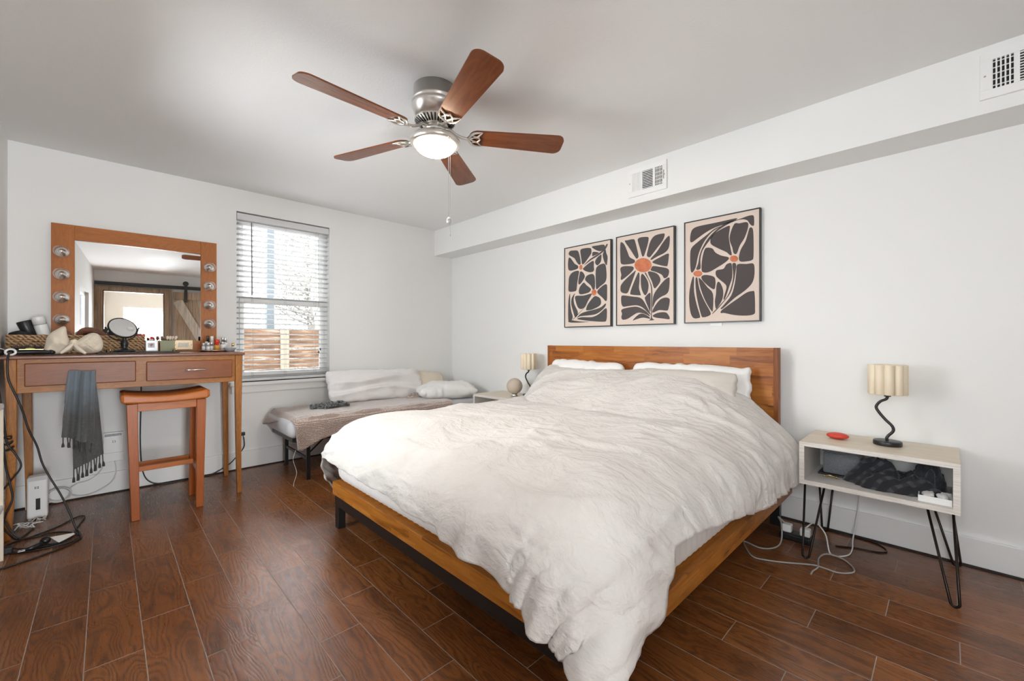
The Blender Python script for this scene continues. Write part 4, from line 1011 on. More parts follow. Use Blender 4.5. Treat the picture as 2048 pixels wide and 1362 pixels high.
def drawer(x0, x1, z0, z1, handle):
    o = part('drawer', MB().box(x0, x1, 3.600, 3.6218, z0, z1), M['drawer'], r, bevel=.005, seg=3)
    if handle:
        xm = (x0+x1)/2+.02
        part('handle', MB().tube([(xm-.058, 3.578, .921), (xm+.058, 3.578, .921)], .0045, 8).tube([(xm-.045, 3.60, .921), (xm-.045, 3.578, .921)], .003, 8).tube([(xm+.045, 3.60, .921), (xm+.045, 3.578, .921)], .003, 8), M['chrome'], o, smooth=True)
    return o
drawer(-.333, .136, .860, .991, False); drawer(.186, .657, .856, .983, True)
part('shelf_bracket', MB().box(.735, .765, 3.98, 4.0, VT-.016, VT-.003), M['blackmetal'], r)

# vanity mirror, turned very slightly away from the wall
ME = .026
r = thing('vanity_mirror', 'wide timber-framed dressing mirror with four clear bulbs on each side', 'mirror', (.197, 4.252, VT+.001), -ME)
z_t, z_b = 1.930-VT-.001, 0
xl, xr = -.470, .464
part('frame_stile', MB().box(xl, xl+.112, -.010, .014, z_b, z_t), wood('mirror_stile_timber', (.437, .142, .021), (.3135, .090, .0118), (9, 8, 1.6), .42, 7), r, world=False, bevel=.002)
part('frame_stile', MB().box(xr-.106, xr, -.010, .014, z_b, z_t), bpy.data.materials['mirror_stile_timber'], r, world=False, bevel=.002)
part('frame_rail', MB().box(xl+.112, xr-.106, -.0095, .014, z_t-.103, z_t), M['vanityframe'], r, world=False, bevel=.002)
part('frame_rail', MB().box(xl+.112, xr-.106, -.0095, .014, z_b, 1.118-VT), M['vanityframe'], r, world=False, bevel=.002)
gm = MB(); d_ = .007/2*0
gx0, gx1, gz0, gz1 = xl+.108, xr-.102, .080, z_t-.099
tl = .0035
gm.hexa([(gx0,.0000-.0,gz0), (gx1,.0,gz0), (gx1,.010,gz0), (gx0,.010,gz0)], [(gx0,.0+tl*2*(gz1-gz0),gz1), (gx1,.0+tl*2*(gz1-gz0),gz1), (gx1,.012,gz1), (gx0,.012,gz1)])
part('mirror_glass', gm, M['mirror'], r, world=False)
for zs, x in (((1.732, 1.577, 1.418, 1.262), xl+.052), ((1.719, 1.566, 1.41, 1.257), xr-.052)):
    for z in zs:
        bb = part('bulb', MB().lathe([(.010,0), (.016,.010), (.031,.018), (.0415,.038), (.039,.057), (.026,.073), (.011,.079), (0,.0795)], 24, (x, -.012, z-VT), Matrix.Rotation(PI/2, 4, 'X')), M['bulb'], r, world=False, smooth=True)
        so = MB().lathe([(.035,0), (.035,.004), (.028,.008), (.019,.012), (.019,.024), (.011,.027), (.011,.040), (.006,.046), (0,.047)], 20, (x, -.0105, z-VT), Matrix.Rotation(PI/2, 4, 'X'))
        part('socket', so, M['chrome'], bb, world=False, smooth=True)
        part('filament', MB().ellipsoid((x, -.050, z-VT), (.007,.005,.007), 10, 8), M['gold'], bb, world=False, smooth=True)
op = part('outlet_plate', MB().box(.186, .306, -.0135, -.0098, -.0+.012, .088), M['brass_plate'], r, world=False, bevel=.002)
oi = part('outlet', MB().box(.213, .279, -.016, -.0135, .033, .067), M['ivory'], op, world=False, bevel=.001)
part('slots', MB().box(.2565, .2585, -.0163, -.0159, .052, .060).box(.2655, .2675, -.0163, -.0159, .052, .060).box(.260, .264, -.0163, -.0159, .040, .045), M['darkscreen'], oi, world=False)
part('screw', MB().lathe([(.003,0),(0,.001)], 8, (.196,-.0136,.05), Matrix.Rotation(PI/2,4,'X')), M['darkbronze'], op, world=False)
part('screw', MB().lathe([(.003,0),(0,.001)], 8, (.296,-.0136,.05), Matrix.Rotation(PI/2,4,'X')), M['darkbronze'], op, world=False)

# ================================================================== stool
r = thing('saddle_stool', 'orange-brown timber saddle-seat stool in front of the dressing table', 'stool', (.29, 3.65, 0))
secs = []
for i, x in enumerate(np.linspace(.062, .505, 30)):
    u_ = (x-.2835)/.2215; e_ = 1-min(1, (1-abs(u_))/.05); k_ = 1-.18*e_**2
    zt_, zb_ = .770+.024*u_*u_, .724+.010*u_*u_
    zc_, hz, hy = (zt_+zb_)/2, (zt_-zb_)/2*(1-.30*e_**2), .187*(1-.03*e_**2)
    rd = .012; ring = []
    for cy_, cz_, a0_ in ((1, 1, 0), (-1, 1, PI/2), (-1, -1, PI), (1, -1, 1.5*PI)):
        for k in range(5):
            a_ = a0_+k*PI/8; ring.append((x, 3.655+cy_*(hy-rd)+rd*math.cos(a_), zc_+cz_*(hz-rd)+rd*math.sin(a_)))
    secs.append(ring)
b = MB(); m_ = len(secs[0]); vs = [q for r_ in secs for q in r_]
fs = [(i*m_+k, i*m_+(k+1) % m_, (i+1)*m_+(k+1) % m_, (i+1)*m_+k) for i in range(len(secs)-1) for k in range(m_)]
fs += [tuple(range(m_-1, -1, -1)), tuple((len(secs)-1)*m_+k for k in range(m_))]
part('seat', b.add(vs, fs), M['stool'], r, bevel=.002)
def kleg(tx, ty, bx, by):
    s_ = .026; q = .020
    return MB().hexa([(bx-q,by-q*.8,0), (bx+q,by-q*.8,0), (bx+q,by+q*.8,0), (bx-q,by+q*.8,0)], [(tx-s_,ty-s_*.8,.727), (tx+s_,ty-s_*.8,.727), (tx+s_,ty+s_*.8,.727), (tx-s_,ty+s_*.8,.727)])
lg = {}
for nm, t_, bt in (('a', (.113,3.515), (.131,3.513)), ('b', (.462,3.515), (.452,3.513)), ('c', (.118,3.795), (.136,3.815)), ('d', (.458,3.795), (.448,3.815))):
    part('leg', kleg(*t_, *bt), M['stoolleg'], r, bevel=.003)
part('seat_rail', MB().box(.139, .436, 3.505, 3.527, .676, .728), M['stool'], r, bevel=.002)
part('seat_rail', MB().box(.144, .432, 3.785, 3.807, .676, .728), M['stool'], r, bevel=.002)
for x in (.118, .458): part('seat_rail', MB().box(x-.011, x+.011, 3.536, 3.774, .676, .728), M['stool'], r, bevel=.002)
part('stretcher', MB().box(.153, .430, 3.800, 3.822, .262, .296), M['stool'], r, bevel=.003)
part('stretcher', MB().box(.148, .434, 3.640, 3.662, .268, .300), M['stool'], r, bevel=.003)
for x in (.129, .454): part('stretcher', MB().box(x-.010, x+.010, 3.534, 3.798, .225, .262), M['stool'], r, bevel=.003)

# ================================================================== towel over the left drawer
r = thing('turkish_towel', 'grey-blue fringed towel hanging from the left drawer of the dressing table', 'towel', (-.10, 3.58, .30))
def cloth(xl0, xr0, xl1, xr1, z0, z1l, z1r, y, amp, seed, curl=0):
    n1, n2 = 60, 44
    v_ = np.linspace(0, 1, n1)[:, None]; u_ = np.linspace(0, 1, n2)[None, :]
    X = (xl0+(xr0-xl0)*u_)*(1-v_**.8)+(xl1+(xr1-xl1)*u_)*v_**.8
    Zb = z1l+(z1r-z1l)*u_
    Z = z0+(Zb-z0)*v_
    Yc = y-amp*(.5+.5*v_)*np.sin(u_*9.5+seed+v_*1.2)-amp*.5*np.sin(u_*21+seed*2)-.010*np.sin(v_*PI)+curl*(1-sstep(0, .10, v_))
    Z = Z+.003*(1-v_)*np.sin(u_*6+seed)
    return MB().grid(np.stack([X, Yc+.004*vnoise(u_*9, v_*7, int(seed*3)), Z], -1)), (X[-1], Yc[-1], Zb[0])
bk, be = cloth(-.150, -.052, -.142, -.012, .925, .355, .430, 3.578, .010, 2.0)
fr, fe = cloth(-.157, -.048, -.186, -.055, .942, .565, .500, 3.556, .020, .6, .010)
part('back_layer', bk, M['towel'], r, smooth=True, solid=.003)
part('front_layer', fr, M['towel'], r, smooth=True, solid=.003)
for E_, L_, n_ in ((be, .075, 11), (fe, .055, 9)):
    for k in range(n_):
        i = int((k+.5)/n_*43); x, y, z = float(E_[0][i]), float(E_[1][i]), float(E_[2][i])
        dx = .006*math.sin(k*2.1)
        part('tassel', MB().tube([(x, y, z+.004), (x+dx*.5, y, z-L_*.55), (x+dx, y, z-L_*.75), (x+dx, y, z-L_)], [.0028,.0028,.0062,.0075], 7), M['fringe'], r, smooth=True)
# ================================================================== things on the dressing table
zt = VT+.0005
r = thing('wicker_basket', 'long woven basket of hair tools in front of the dressing mirror', 'basket', (-.12, 4.09, zt))
x0, x1, y0, y1 = -.440, .196, 4.015, 4.150
bk = MB(); nrow = 8; hgt = .118
for k in range(nrow):
    z = zt+.010+k*(hgt-.014)/(nrow-1); q = []
    for a, c, m in (((x0,y0),(x1,y0),30), ((x1,y0),(x1,y1),6), ((x1,y1),(x0,y1),30), ((x0,y1),(x0,y0),6)):
        for i in range(m):
            f = i/m; s_ = .0018*math.sin((i+k*1.0)*PI)+.0016*random.uniform(-1, 1)
            px_, py_ = a[0]+(c[0]-a[0])*f, a[1]+(c[1]-a[1])*f
            nx_, ny_ = (0, -1) if a[1] == c[1] == y0 else (0, 1) if a[1] == c[1] else (1, 0) if a[0] == x1 else (-1, 0)
            q.append((px_+nx_*s_*1.2, py_+ny_*s_*1.2, z+.0022*random.uniform(-1, 1)))
    bk.tube(q, .0086, 7, closed=True)
part('woven_sides', bk, M['basket'], r, smooth=True)
part('bottom', MB().box(x0, x1, y0, y1, zt, zt+.006), M['basket'], r)
def bottle(nm, lab, base, axis, prof, mat, cap=None, capprof=None, n=24, grp=None, cat='bottle'):
    m = Vector((0,0,1)).rotation_difference(Vector(axis).normalized()).to_matrix().to_4x4()
    r_ = thing(nm, lab, cat, base, 0, grp)
    part('body', MB().lathe(prof, n, (0,0,0), m), M[mat], r_, world=False, smooth=True)
    if cap: part('cap', MB().lathe(capprof, n, (0,0,0), m), M[cap], r_, world=False, smooth=True)
    return r_
bottle('hair_dryer_nozzle', 'matt black cylinder leaning out of the basket in the room corner', (-.325, 4.085, zt+.055), (-.36, -.05, 1), [(0,0), (.034,0), (.034,.158), (.032,.163), (0,.163)], 'black', 'darkscreen', [(.028,.1632), (.024,.1638), (0,.1638)], cat='hair dryer')
bottle('spray_bottle', 'tall white cylinder bottle leaning in the basket beside the black one', (-.268, 4.075, zt+.02), (-.24, -.03, 1), [(0,0), (.030,0), (.031,.165), (.031,.170), (.029,.172), (0,.172)], 'white', 'white', [(.031,.174), (.0312,.218), (.030,.224), (0,.225)])
bottle('spray_bottle', 'slim white tube between the black cylinder and the white bottle', (-.305, 4.11, zt+.02), (-.20, 0, 1), [(0,0), (.014,0), (.014,.215), (0,.216)], 'white')
single('hair_paddle', 'brown rounded brush back standing in the basket behind the white bottle', 'hairbrush', MB().ellipsoid((-.205, 4.115, zt+.112), (.040,.012,.045), 18, 10), M['vtop'], smooth=True)
single('black_tool', 'small black hair tool lying in the corner end of the basket', 'hair tool', MB().tube([(-.435,4.075,zt+.120), (-.39,4.06,zt+.130), (-.345,4.05,zt+.112)], [.014,.020,.018], 10, smooth=4), M['black'], smooth=True)
r = thing('hair_dryer', 'black and bronze hair dryer barrel lying in the basket behind the round mirror', 'hair dryer', (.035, 4.08, zt+.105))
dm = Vector((0,0,1)).rotation_difference(Vector((.8,-.25,-.28)).normalized()).to_matrix().to_4x4()
part('barrel', MB().lathe([(0,-.055), (.028,-.055), (.032,-.045), (.031,.02), (.024,.055), (0,.056)], 24, (.035,4.08,zt+.128), dm), M['black'], r, smooth=True)
part('nozzle', MB().lathe([(.020,.056), (.018,.090), (0,.0905)], 24, (.035,4.08,zt+.128), dm), M['basket'], r, smooth=True)
part('vent_ring', MB().lathe([(.0325,-.03), (.034,-.028), (.034,-.024), (.0325,-.022)], 24, (.035,4.08,zt+.128), dm), M['silver'], r, smooth=True)
single('round_hairbrush', 'reddish wooden brush arching over the basket behind the cream bow', 'hairbrush', MB().tube([(-.145,4.06,zt+.10), (-.11,4.05,zt+.150), (-.05,4.045,zt+.145), (.0,4.045,zt+.115)], [.010,.022,.024,.012], 12, smooth=6), M['vtop'], smooth=True)
single('spiky_clip', 'dark spiky hair clip poking above the basket rim', 'clip', heap((-.015, 4.09, zt+.105), .03, .02, .035, 14, 24, 14, .8, 5), M['black'], smooth=False)
r = thing('lip_gloss', 'pink and red lip gloss tube on the basket rim at its right end', 'makeup', (.15, 4.06, zt+.112))
part('tube_body', MB().tube([(.115,4.05,zt+.127), (.185,4.05,zt+.126)], .0095, 10), plain('berry_pink', (.35,.05,.08), .35), r, smooth=True)
part('cap', MB().tube([(.186,4.05,zt+.126), (.205,4.05,zt+.1255)], .0085, 10), M['redcap'], r, smooth=True)

# cream quilted bow
r = thing('bow_pouch', 'cream quilted fabric bow on the front of the dressing table', 'fabric bow', (-.14, 3.72, zt))
def puff(outl, yc, t_, seed, quilt):
    q = crom([Vector((x, 0, z)) for x, z in outl], 5, True); n_ = len(q)
    c = sum(q, Vector())/n_; rho = np.linspace(0, 1, 14)[:, None]
    X = np.array([p.x for p in q])[None, :]; Z = np.array([p.z for p in q])[None, :]
    b = MB()
    for s_ in (-1, 1):
        xx = c.x+(X-c.x)*rho; zz = c.z+(Z-c.z)*rho
        h = t_*np.clip(1-rho**2.6, 0, 1)**.6*np.ones_like(X)
        h = h*(1+.28*vnoise(xx*22, zz*22, seed))+.008*vnoise(xx*45, zz*40, seed+2)*(1-rho)
        if quilt: h = h-.006*np.maximum(np.exp(-(np.sin((xx+zz)*75)/.25)**2), np.exp(-(np.sin((xx-zz)*75)/.25)**2))*(h > .012)
        A = np.stack([xx, yc+s_*h, zz], -1); A = np.concatenate([A, A[:, :1]], 1)
        b.grid(A, flip=(s_ < 0))
    return b
o_l = [(-.268,1.040),(-.264,1.085),(-.250,1.150),(-.215,1.188),(-.180,1.206),(-.170,1.150),(-.156,1.105),(-.148,1.072),(-.175,1.046),(-.22,1.038)]
o_r = [(-.150,1.100),(-.120,1.130),(-.08,1.163),(-.052,1.168),(-.03,1.152),(-.016,1.110),(-.020,1.068),(-.045,1.044),(-.09,1.039),(-.13,1.050),(-.148,1.075)]
part('quilted_loop', puff(o_r, 3.70, .050, 41, True), M['bow'], r, smooth=True, weld=True)
part('folded_loop', puff(o_l, 3.705, .042, 44, False), M['bow'], r, smooth=True, weld=True)
part('knot', MB().ellipsoid((-.143, 3.668, zt+.070), (.020,.020,.022), 16, 10, .25, 3, 2), M['bow'], r, smooth=True)
for q in ([(-.146,3.652,zt+.065), (-.165,3.632,zt+.040), (-.195,3.620,zt+.010)], [(-.140,3.652,zt+.065), (-.120,3.630,zt+.035), (-.090,3.612,zt+.006)]):
    part('ribbon_tail', MB().tube(q, [.008,.012,.007], 8, smooth=6), M['bow'], r, smooth=True)

# round magnifying mirror
r = thing('makeup_mirror', 'round tilting magnifying mirror on a turned black pedestal', 'mirror', (.087, 3.85, zt+.009))
mz = zt+.0095
part('pedestal', MB().lathe([(0,0), (.058,0), (.059,.006), (.050,.011), (.020,.018), (.015,.028), (.020,.045), (.021,.058), (.013,.075), (.009,.092), (.012,.098), (0,.099)], 32, (.087,3.85,mz)), M['black'], r, smooth=True)
cm = Vector((.078, 3.845, mz+.160)); nrm_ = Vector((.30, -.80, .52)).normalized()
mm = Vector((0,0,1)).rotation_difference(nrm_).to_matrix().to_4x4()
rim = part('mirror_rim', MB().lathe([(0,-.012), (.070,-.012), (.0775,-.004), (.0785,.005), (.0745,.0085), (.071,.0065), (.071,.003), (0,.002)], 48, cm, mm), M['black'], r, smooth=True)
part('mirror_face', MB().lathe([(.0715,.0055), (0,.0056)], 48, cm, mm), M['mirror'], rim)
spt = cm+mm @ Vector((.040,.004,.0062))
part('magnifier_spot', MB().lathe([(.019,0), (.018,.0018), (.016,.0012), (0,-.0004)], 24, spt, mm), M['mirror'], rim, smooth=True)
side = Vector((0,0,1)).cross(nrm_).normalized()
yk = [cm+(side*math.cos(a)+Vector((0,0,-1))*math.sin(a))*.086-nrm_*.002 for a in np.linspace(0, PI, 17)]
part('yoke', MB().tube(yk, .0035, 8).tube([yk[8], Vector((.087,3.85,mz+.098))], .005, 8), M['black'], r, smooth=True)
for s_ in (-1, 1): part('pivot_knob', MB().ellipsoid(cm+side*s_*.088, (.006,.006,.006), 10, 8), M['black'], r, smooth=True)
r = thing('vanity_tray', 'thin black tray with brass handles under the round mirror', 'tray', (.165, 3.86, zt))
part('tray_body', MB().box(-.045, .372, 3.745, 3.985, zt, zt+.0085), M['black'], r, bevel=.003)
for x in (-.0, .335):
    part('tray_handle', MB().tube([(x,3.765,zt+.008), (x,3.765,zt+.030), (x+.018,3.765,zt+.030), (x+.018,3.765,zt+.008)], .003, 8), M['gold'], r, smooth=True)
tz = zt+.009
r = thing('perfume_bottle', 'clear square perfume bottle with a red stopper and a dark label', 'perfume', (.232, 3.90, tz))
part('bottle', MB().box(.196, .264, 3.885, 3.920, tz, tz+.078), M['frost'], r, bevel=.005, seg=3)
lb = part('label', MB().box(.208, .244, 3.8838, 3.8846, tz+.026, tz+.060), M['darkscreen'], r)
part('label_flower', MB().prism([(.214,tz+.050), (.220,tz+.044), (.224,tz+.034), (.228,tz+.034), (.230,tz+.042), (.238,tz+.048), (.230,tz+.055), (.222,tz+.052)], 0, .0003, Matrix(((1,0,0,0),(0,0,-1,3.8837),(0,1,0,0),(0,0,0,1)))), plain('dusty_pink_ink', (.45,.20,.20), .6), lb)
part('collar', MB().lathe([(.011,0), (.011,.008), (0,.0082)], 16, (.230,3.902,tz+.078)), M['silver'], r, smooth=True)
part('stopper', MB().lathe([(.009,0), (.011,.004), (.0105,.014), (.006,.019), (0,.020)], 16, (.230,3.902,tz+.086)), M['redcap'], r, smooth=True)
r = thing('brush_pot', 'sage green square pot of makeup brushes beside the perfume bottle', 'pot', (.315, 3.91, tz))
bx = MB(); a0_, a1_, b0_, b1_ = .274, .356, 3.875, 3.945
bx.box(a0_, a1_, b0_, b1_, tz, tz+.006)
for q in ((a0_,a0_+.005,b0_,b1_), (a1_-.005,a1_,b0_,b1_), (a0_+.005,a1_-.005,b0_,b0_+.005), (a0_+.005,a1_-.005,b1_-.005,b1_)): bx.box(*q, tz+.006, tz+.076)
part('pot', bx, M['sage'], r)
for k, (x, dx, c) in enumerate(((.284,-.020,'vtop'), (.298,-.012,'vtop'), (.312,.004,'bow'), (.322,.010,'cream'), (.334,.014,'canvas'), (.345,.020,'bow'))):
    y = 3.91+.010*math.sin(k*2)
    b_ = thing('makeup_brush', ['dark brown makeup brush at the left of the sage pot', 'brown makeup brush second from the left in the sage pot', 'pale tufted makeup brush in the middle of the sage pot', 'cream makeup brush right of the middle in the sage pot', 'blush-coloured makeup brush near the right of the sage pot', 'cream makeup brush at the far right of the sage pot'][k], 'brush', (x, y, tz+.02), 0, 'makeup brushes in the sage pot')
    part('handle', MB().tube([(x,y,tz+.012), (x+dx*.7,y,tz+.082)], .0035, 8), M['gold'], b_, smooth=True)
    part('bristles', MB().tube([(x+dx*.7,y,tz+.082), (x+dx*.9,y,tz+.092), (x+dx*1.1,y,tz+.104), (x+dx*1.15,y,tz+.109)], [.004,.008,.0085,.003], 10, smooth=3), M[c], b_, smooth=True)
# cosmetics tray
r = thing('mirrored_tray', 'rose-gold round tray crowded with small cosmetics at the window end', 'tray', (.600, 3.93, zt))
part('tray_plate', MB().lathe([(0,.0), (.085,.0), (.098,.008), (.100,.014), (.096,.014), (.086,.006), (0,.005)], 40, (.600,3.93,zt)), M['pinkgold'], r, smooth=True)
cz = zt+.0065
def jar(x, y, r_, h, mat, cap, ch, lab, cr=.9):
    r_ *= 1.18; h *= 1.25; ch *= 1.25
    return bottle('cosmetic_jar', lab, (x, y, cz), (0,0,1), [(0,0), (r_,0), (r_,h*.96), (r_*.9,h), (0,h)], mat, cap, [(r_*cr,h+.0003), (r_*cr,h+ch*.95), (r_*cr*.9,h+ch), (0,h+ch+.0002)], 18, 'small cosmetics on the round tray', 'cosmetics')
jar(.530, 3.92, .010, .028, 'frost', 'silverjar', .020, 'silver-capped clear vial at the left edge of the round tray')
jar(.552, 3.945, .009, .030, 'frost', 'white', .026, 'white-capped vial second from the left on the round tray')
jar(.556, 3.90, .012, .026, 'frost', 'silverjar', .024, 'silver-capped jar at the front left of the round tray')
jar(.580, 3.92, .011, .030, 'frost', 'silver', .024, 'steel-capped jar just left of the red-capped bottle')
jar(.590, 3.975, .010, .055, 'white', 'white', .035, 'tallest white tube at the back of the round tray')
jar(.566, 3.985, .008, .052, 'black', 'black', .040, 'thin black tube at the back of the round tray')
jar(.612, 3.90, .017, .036, 'amber', 'redcap', .034, 'amber bottle with a tall red cap on the round tray', .62)
jar(.632, 3.965, .009, .045, 'frost', 'gold', .028, 'gold-capped vial behind the red-capped bottle')
jar(.652, 3.925, .016, .040, 'frost', 'silver', .012, 'wide clear jar right of the red-capped bottle')
jar(.675, 3.955, .011, .050, 'frost', 'silver', .030, 'clear spray vial at the back right of the round tray')
jar(.664, 3.99, .010, .056, 'frost', 'silver', .026, 'slim clear vial at the very back right of the round tray')
r = thing('crystal_dish', 'small faceted grey dish at the window end of the dressing table', 'dish', (.690, 3.86, zt))
part('dish', MB().lathe([(0,0), (.020,0), (.032,.010), (.046,.030), (.044,.031), (.030,.012), (0,.006)], 12, (.690,3.86,zt)), plain('grey_crystal', (.42,.43,.43), .2, coat=.5), r)
for k in range(3):
    part('trinket', MB().ellipsoid((.675+.014*k, 3.86+.008*(k%2), zt+.022), (.008,.008,.006), 10, 8), M['black' if k < 2 else 'silver'], r, smooth=True)
bottle('gold_capped_vial', 'clear vial with a gold band standing behind the grey dish', (.722, 3.93, zt), (0,0,1), [(0,0), (.011,0), (.011,.038), (0,.0382)], 'frost', 'gold', [(.010,.0385), (.010,.066), (0,.0662)], 18, None, 'cosmetics')
# hair tools at the left end
r = thing('curling_iron', 'black hair straightener with a white ring on the front table edge', 'hair tool', (-.33, 3.64, zt))
part('barrel', MB().tube([(-.375,3.640,zt+.018), (-.30,3.655,zt+.020), (-.235,3.670,zt+.016)], [.012,.014,.011], 12, smooth=4), M['black'], r, smooth=True)
part('plate', MB().box(-.355, -.262, 3.630, 3.650, zt+.033, zt+.036), M['gold'], r)
part('white_ring', MB().tube([(-.385+.019*math.cos(a), 3.625+.004*math.sin(a), zt+.021+.016*math.sin(a)) for a in np.linspace(0, 2*PI, 16, endpoint=False)], .0055, 8, closed=True), M['white'], r, smooth=True)
part('power_cord', MB().tube([(-.383,3.618,zt+.020), (-.388,3.585,zt+.004), (-.391,3.572,.98), (-.385,3.57,.90), (-.355,3.57,.80), (-.335,3.58,.72), (-.315,3.59,.62), (-.285,3.60,.52), (-.265,3.60,.42), (-.235,3.60,.33), (-.19,3.58,.22), (-.155,3.55,.12), (-.13,3.53,.03), (-.115,3.50,.006), (-.105,3.44,.005), (-.11,3.38,.005), (-.16,3.32,.005), (-.25,3.26,.005), (-.36,3.215,.005), (-.44,3.19,.005)], .0048, 8, smooth=8), M['cordblack'], r, smooth=True)
r = thing('paddle_brush', 'black bristle brush with a yellow tip lying before the basket', 'hairbrush', (-.36, 3.80, zt))
part('brush_head', MB().ellipsoid((-.325, 3.775, zt+.026), (.085,.032,.024), 24, 12, .10, 8, 3), M['black'], r, smooth=True)
part('yellow_band', MB().ellipsoid((-.322, 3.735, zt+.036), (.020,.010,.007), 14, 8), plain('pale_yellow_tape', (.70,.66,.16), .6), r, smooth=True)
br = MB(); rr = random.Random(2)
for k in range(60):
    x = -.325+rr.uniform(-.075,.07); y = 3.775+rr.uniform(-.02,.02)
    br.tube([(x,y,zt+.040), (x+rr.gauss(0,.008), y-.004, zt+.060+rr.uniform(-.004,.008))], .0009, 4)
o = part('bristles', br, M['black'], r); o['kind'] = 'stuff'
r = thing('hair_clipper', 'black tool with a silver edge at the left end of the table', 'hair tool', (-.425, 3.66, zt))
part('body', MB().ellipsoid((-.428, 3.655, zt+.022), (.022,.036,.022), 18, 12), M['black'], r, smooth=True)
part('silver_edge', MB().tube([(-.445,3.632,zt+.040), (-.425,3.625,zt+.042), (-.405,3.635,zt+.032)], .003, 6, smooth=4), M['silver'], r, smooth=True)
single('leather_case', 'dull pink case lying between the black brush and the cream bow', 'case', MB().tube([(-.285,3.83,zt+.014), (-.24,3.80,zt+.018), (-.205,3.80,zt+.013)], [.010,.016,.011], 12, smooth=4), plain('dull_rose_leather', (.30,.14,.12), .5), smooth=True)
r = thing('folded_hair_tool', 'folded black hair tool lying just left of the cream bow', 'hair tool', (-.255, 3.68, zt))
part('body', MB().tube([(-.285,3.70,zt+.016), (-.25,3.69,zt+.021), (-.225,3.66,zt+.015)], [.012,.016,.010], 12, smooth=4), M['black'], r, smooth=True)
part('rivet', MB().ellipsoid((-.262,3.675,zt+.026), (.004,.004,.004), 8, 6), M['silver'], r, smooth=True)

# ================================================================== under the table
r = thing('wifi_router', 'white upright wifi router tower on the floor under the dressing table', 'router', (-.312, 3.99, 0))
part('tower', MB().box(-.356, -.268, 3.955, 4.035, .006, .268), M['white'], r, bevel=.011, seg=4)
part('top_grille', MB().box(-.350, -.274, 3.953, 3.956, .243, .264), plain('pale_grey_grille', (.58,.58,.58), .5), r)
part('vent_panel', MB().box(-.318, -.299, 3.952, 3.9545, .062, .132), M['darkscreen'], r)
def logo(x, y, z, s_, par):
    b_ = MB()
    for i in (-1, 1):
        for j in (-1, 1):
            cx_, cz_ = x+i*s_*.62, z+j*s_*.55
            b_.box(cx_-s_*.5, cx_+s_*.5, y, y+.0008, cz_-s_*.20, cz_+s_*.20)
            b_.box(cx_-s_*.5*(1 if i < 0 else -.4), cx_+s_*.5*(-.4 if i < 0 else 1), y, y+.0008, cz_-s_*.45, cz_+s_*.45)
    return part('printed_mark', b_, M['darkscreen'], par)
logo(-.314, 3.9538, .200, .0075, r)
part('foot', MB().box(-.350, -.335, 3.96, 4.03, 0, .006).box(-.289, -.274, 3.96, 4.03, 0, .006), M['white'], r)
r = thing('fibre_box', 'flat white network box on the wall behind the grey towel', 'network box', (.04, 4.27, .225))
part('case', MB().box(-.018, .092, 4.255, 4.2845, .232, .446), M['white'], r, bevel=.004)
part('dark_slot', MB().box(-.010, .080, 4.2535, 4.2555, .418, .436), M['darkscreen'], r)
logo(.040, 4.2536, .378, .0075, r)
part('seam', MB().box(-.018, .092, 4.2543, 4.2555, .296, .298), M['cordgrey'], r)
cb = MB()
cb.tube([(.045,4.25,.235), (.052,4.245,.16), (.03,4.245,.09), (-.03,4.245,.045), (-.10,4.243,.022), (-.16,4.24,.035), (-.19,4.24,.06)], .0035, 8, smooth=6)
for k in range(4):
    cb.tube([(-.235+.052*(1+.05*k)*math.cos(a), 4.238-.004*k-.012*math.sin(a), .056+.046*(1+.04*k)*math.sin(a)+.006) for a in np.linspace(0, 2*PI, 26, endpoint=False)], .0036, 7, closed=True)
cb.tube([(-.19,4.235,.085), (-.15,4.245,.115), (-.09,4.25,.125), (-.04,4.25,.165), (-.02,4.25,.20)], .003, 7, smooth=5)
single('network_cable', 'coiled white network cable against the baseboard beside the router', 'cable', cb, M['cordwhite'], smooth=True)
r = thing('wall_outlet', 'white wall outlet with a black plug right of the dressing table leg', 'outlet', (.858, 4.28, .29))
part('cover_plate', MB().box(.822, .893, 4.279, 4.2845, .232, .352), M['white'], r, bevel=.002)
part('plug', MB().box(.842, .872, 4.255, 4.279, .292, .322), M['black'], r, bevel=.005)
part('white_collar', MB().box(.850, .864, 4.258, 4.270, .268, .290), M['white'], r)
part('power_cord', MB().tube([(.857,4.262,.290), (.862,4.25,.25), (.858,4.245,.19), (.80,4.245,.115), (.74,4.245,.06), (.62,4.24,.008), (.48,4.235,.006), (.34,4.235,.006), (.25,4.24,.03), (.20,4.25,.12), (.185,4.26,.35), (.19,4.262,.70), (.19,4.262,.95)], .0042, 8, smooth=7), M['cordblack'], r, smooth=True)
r = thing('floor_plug_cord', 'long black cord with a plug and paper tag lying on the floor before the router', 'cord', (-.25, 3.45, 0))
part('cord', MB().tube([(-.245,3.425,.012), (-.21,3.40,.006), (-.17,3.415,.005), (-.135,3.47,.005), (-.13,3.58,.005), (-.115,3.68,.005), (-.10,3.80,.006), (-.14,3.81,.006), (-.21,3.70,.005), (-.30,3.62,.005), (-.37,3.58,.005), (-.41,3.50,.005), (-.385,3.43,.005), (-.30,3.375,.005), (-.20,3.36,.006), (-.12,3.375,.010)], .0042, 8, smooth=7), M['cordblack'], r, smooth=True)
part('plug_head', MB().ellipsoid((-.242, 3.452, .020), (.022,.022,.019), 16, 10), M['black'], r, smooth=True)
pl = part('plug', MB().tube([(-.255,3.425,.012), (-.285,3.40,.012), (-.31,3.392,.011)], [.014,.011,.008], 10), M['black'], r, smooth=True)
part('prong', MB().box(-.335, -.309, 3.390, 3.396, .013, .0145).box(-.335, -.309, 3.378, 3.384, .010, .0115), M['chrome'], pl)
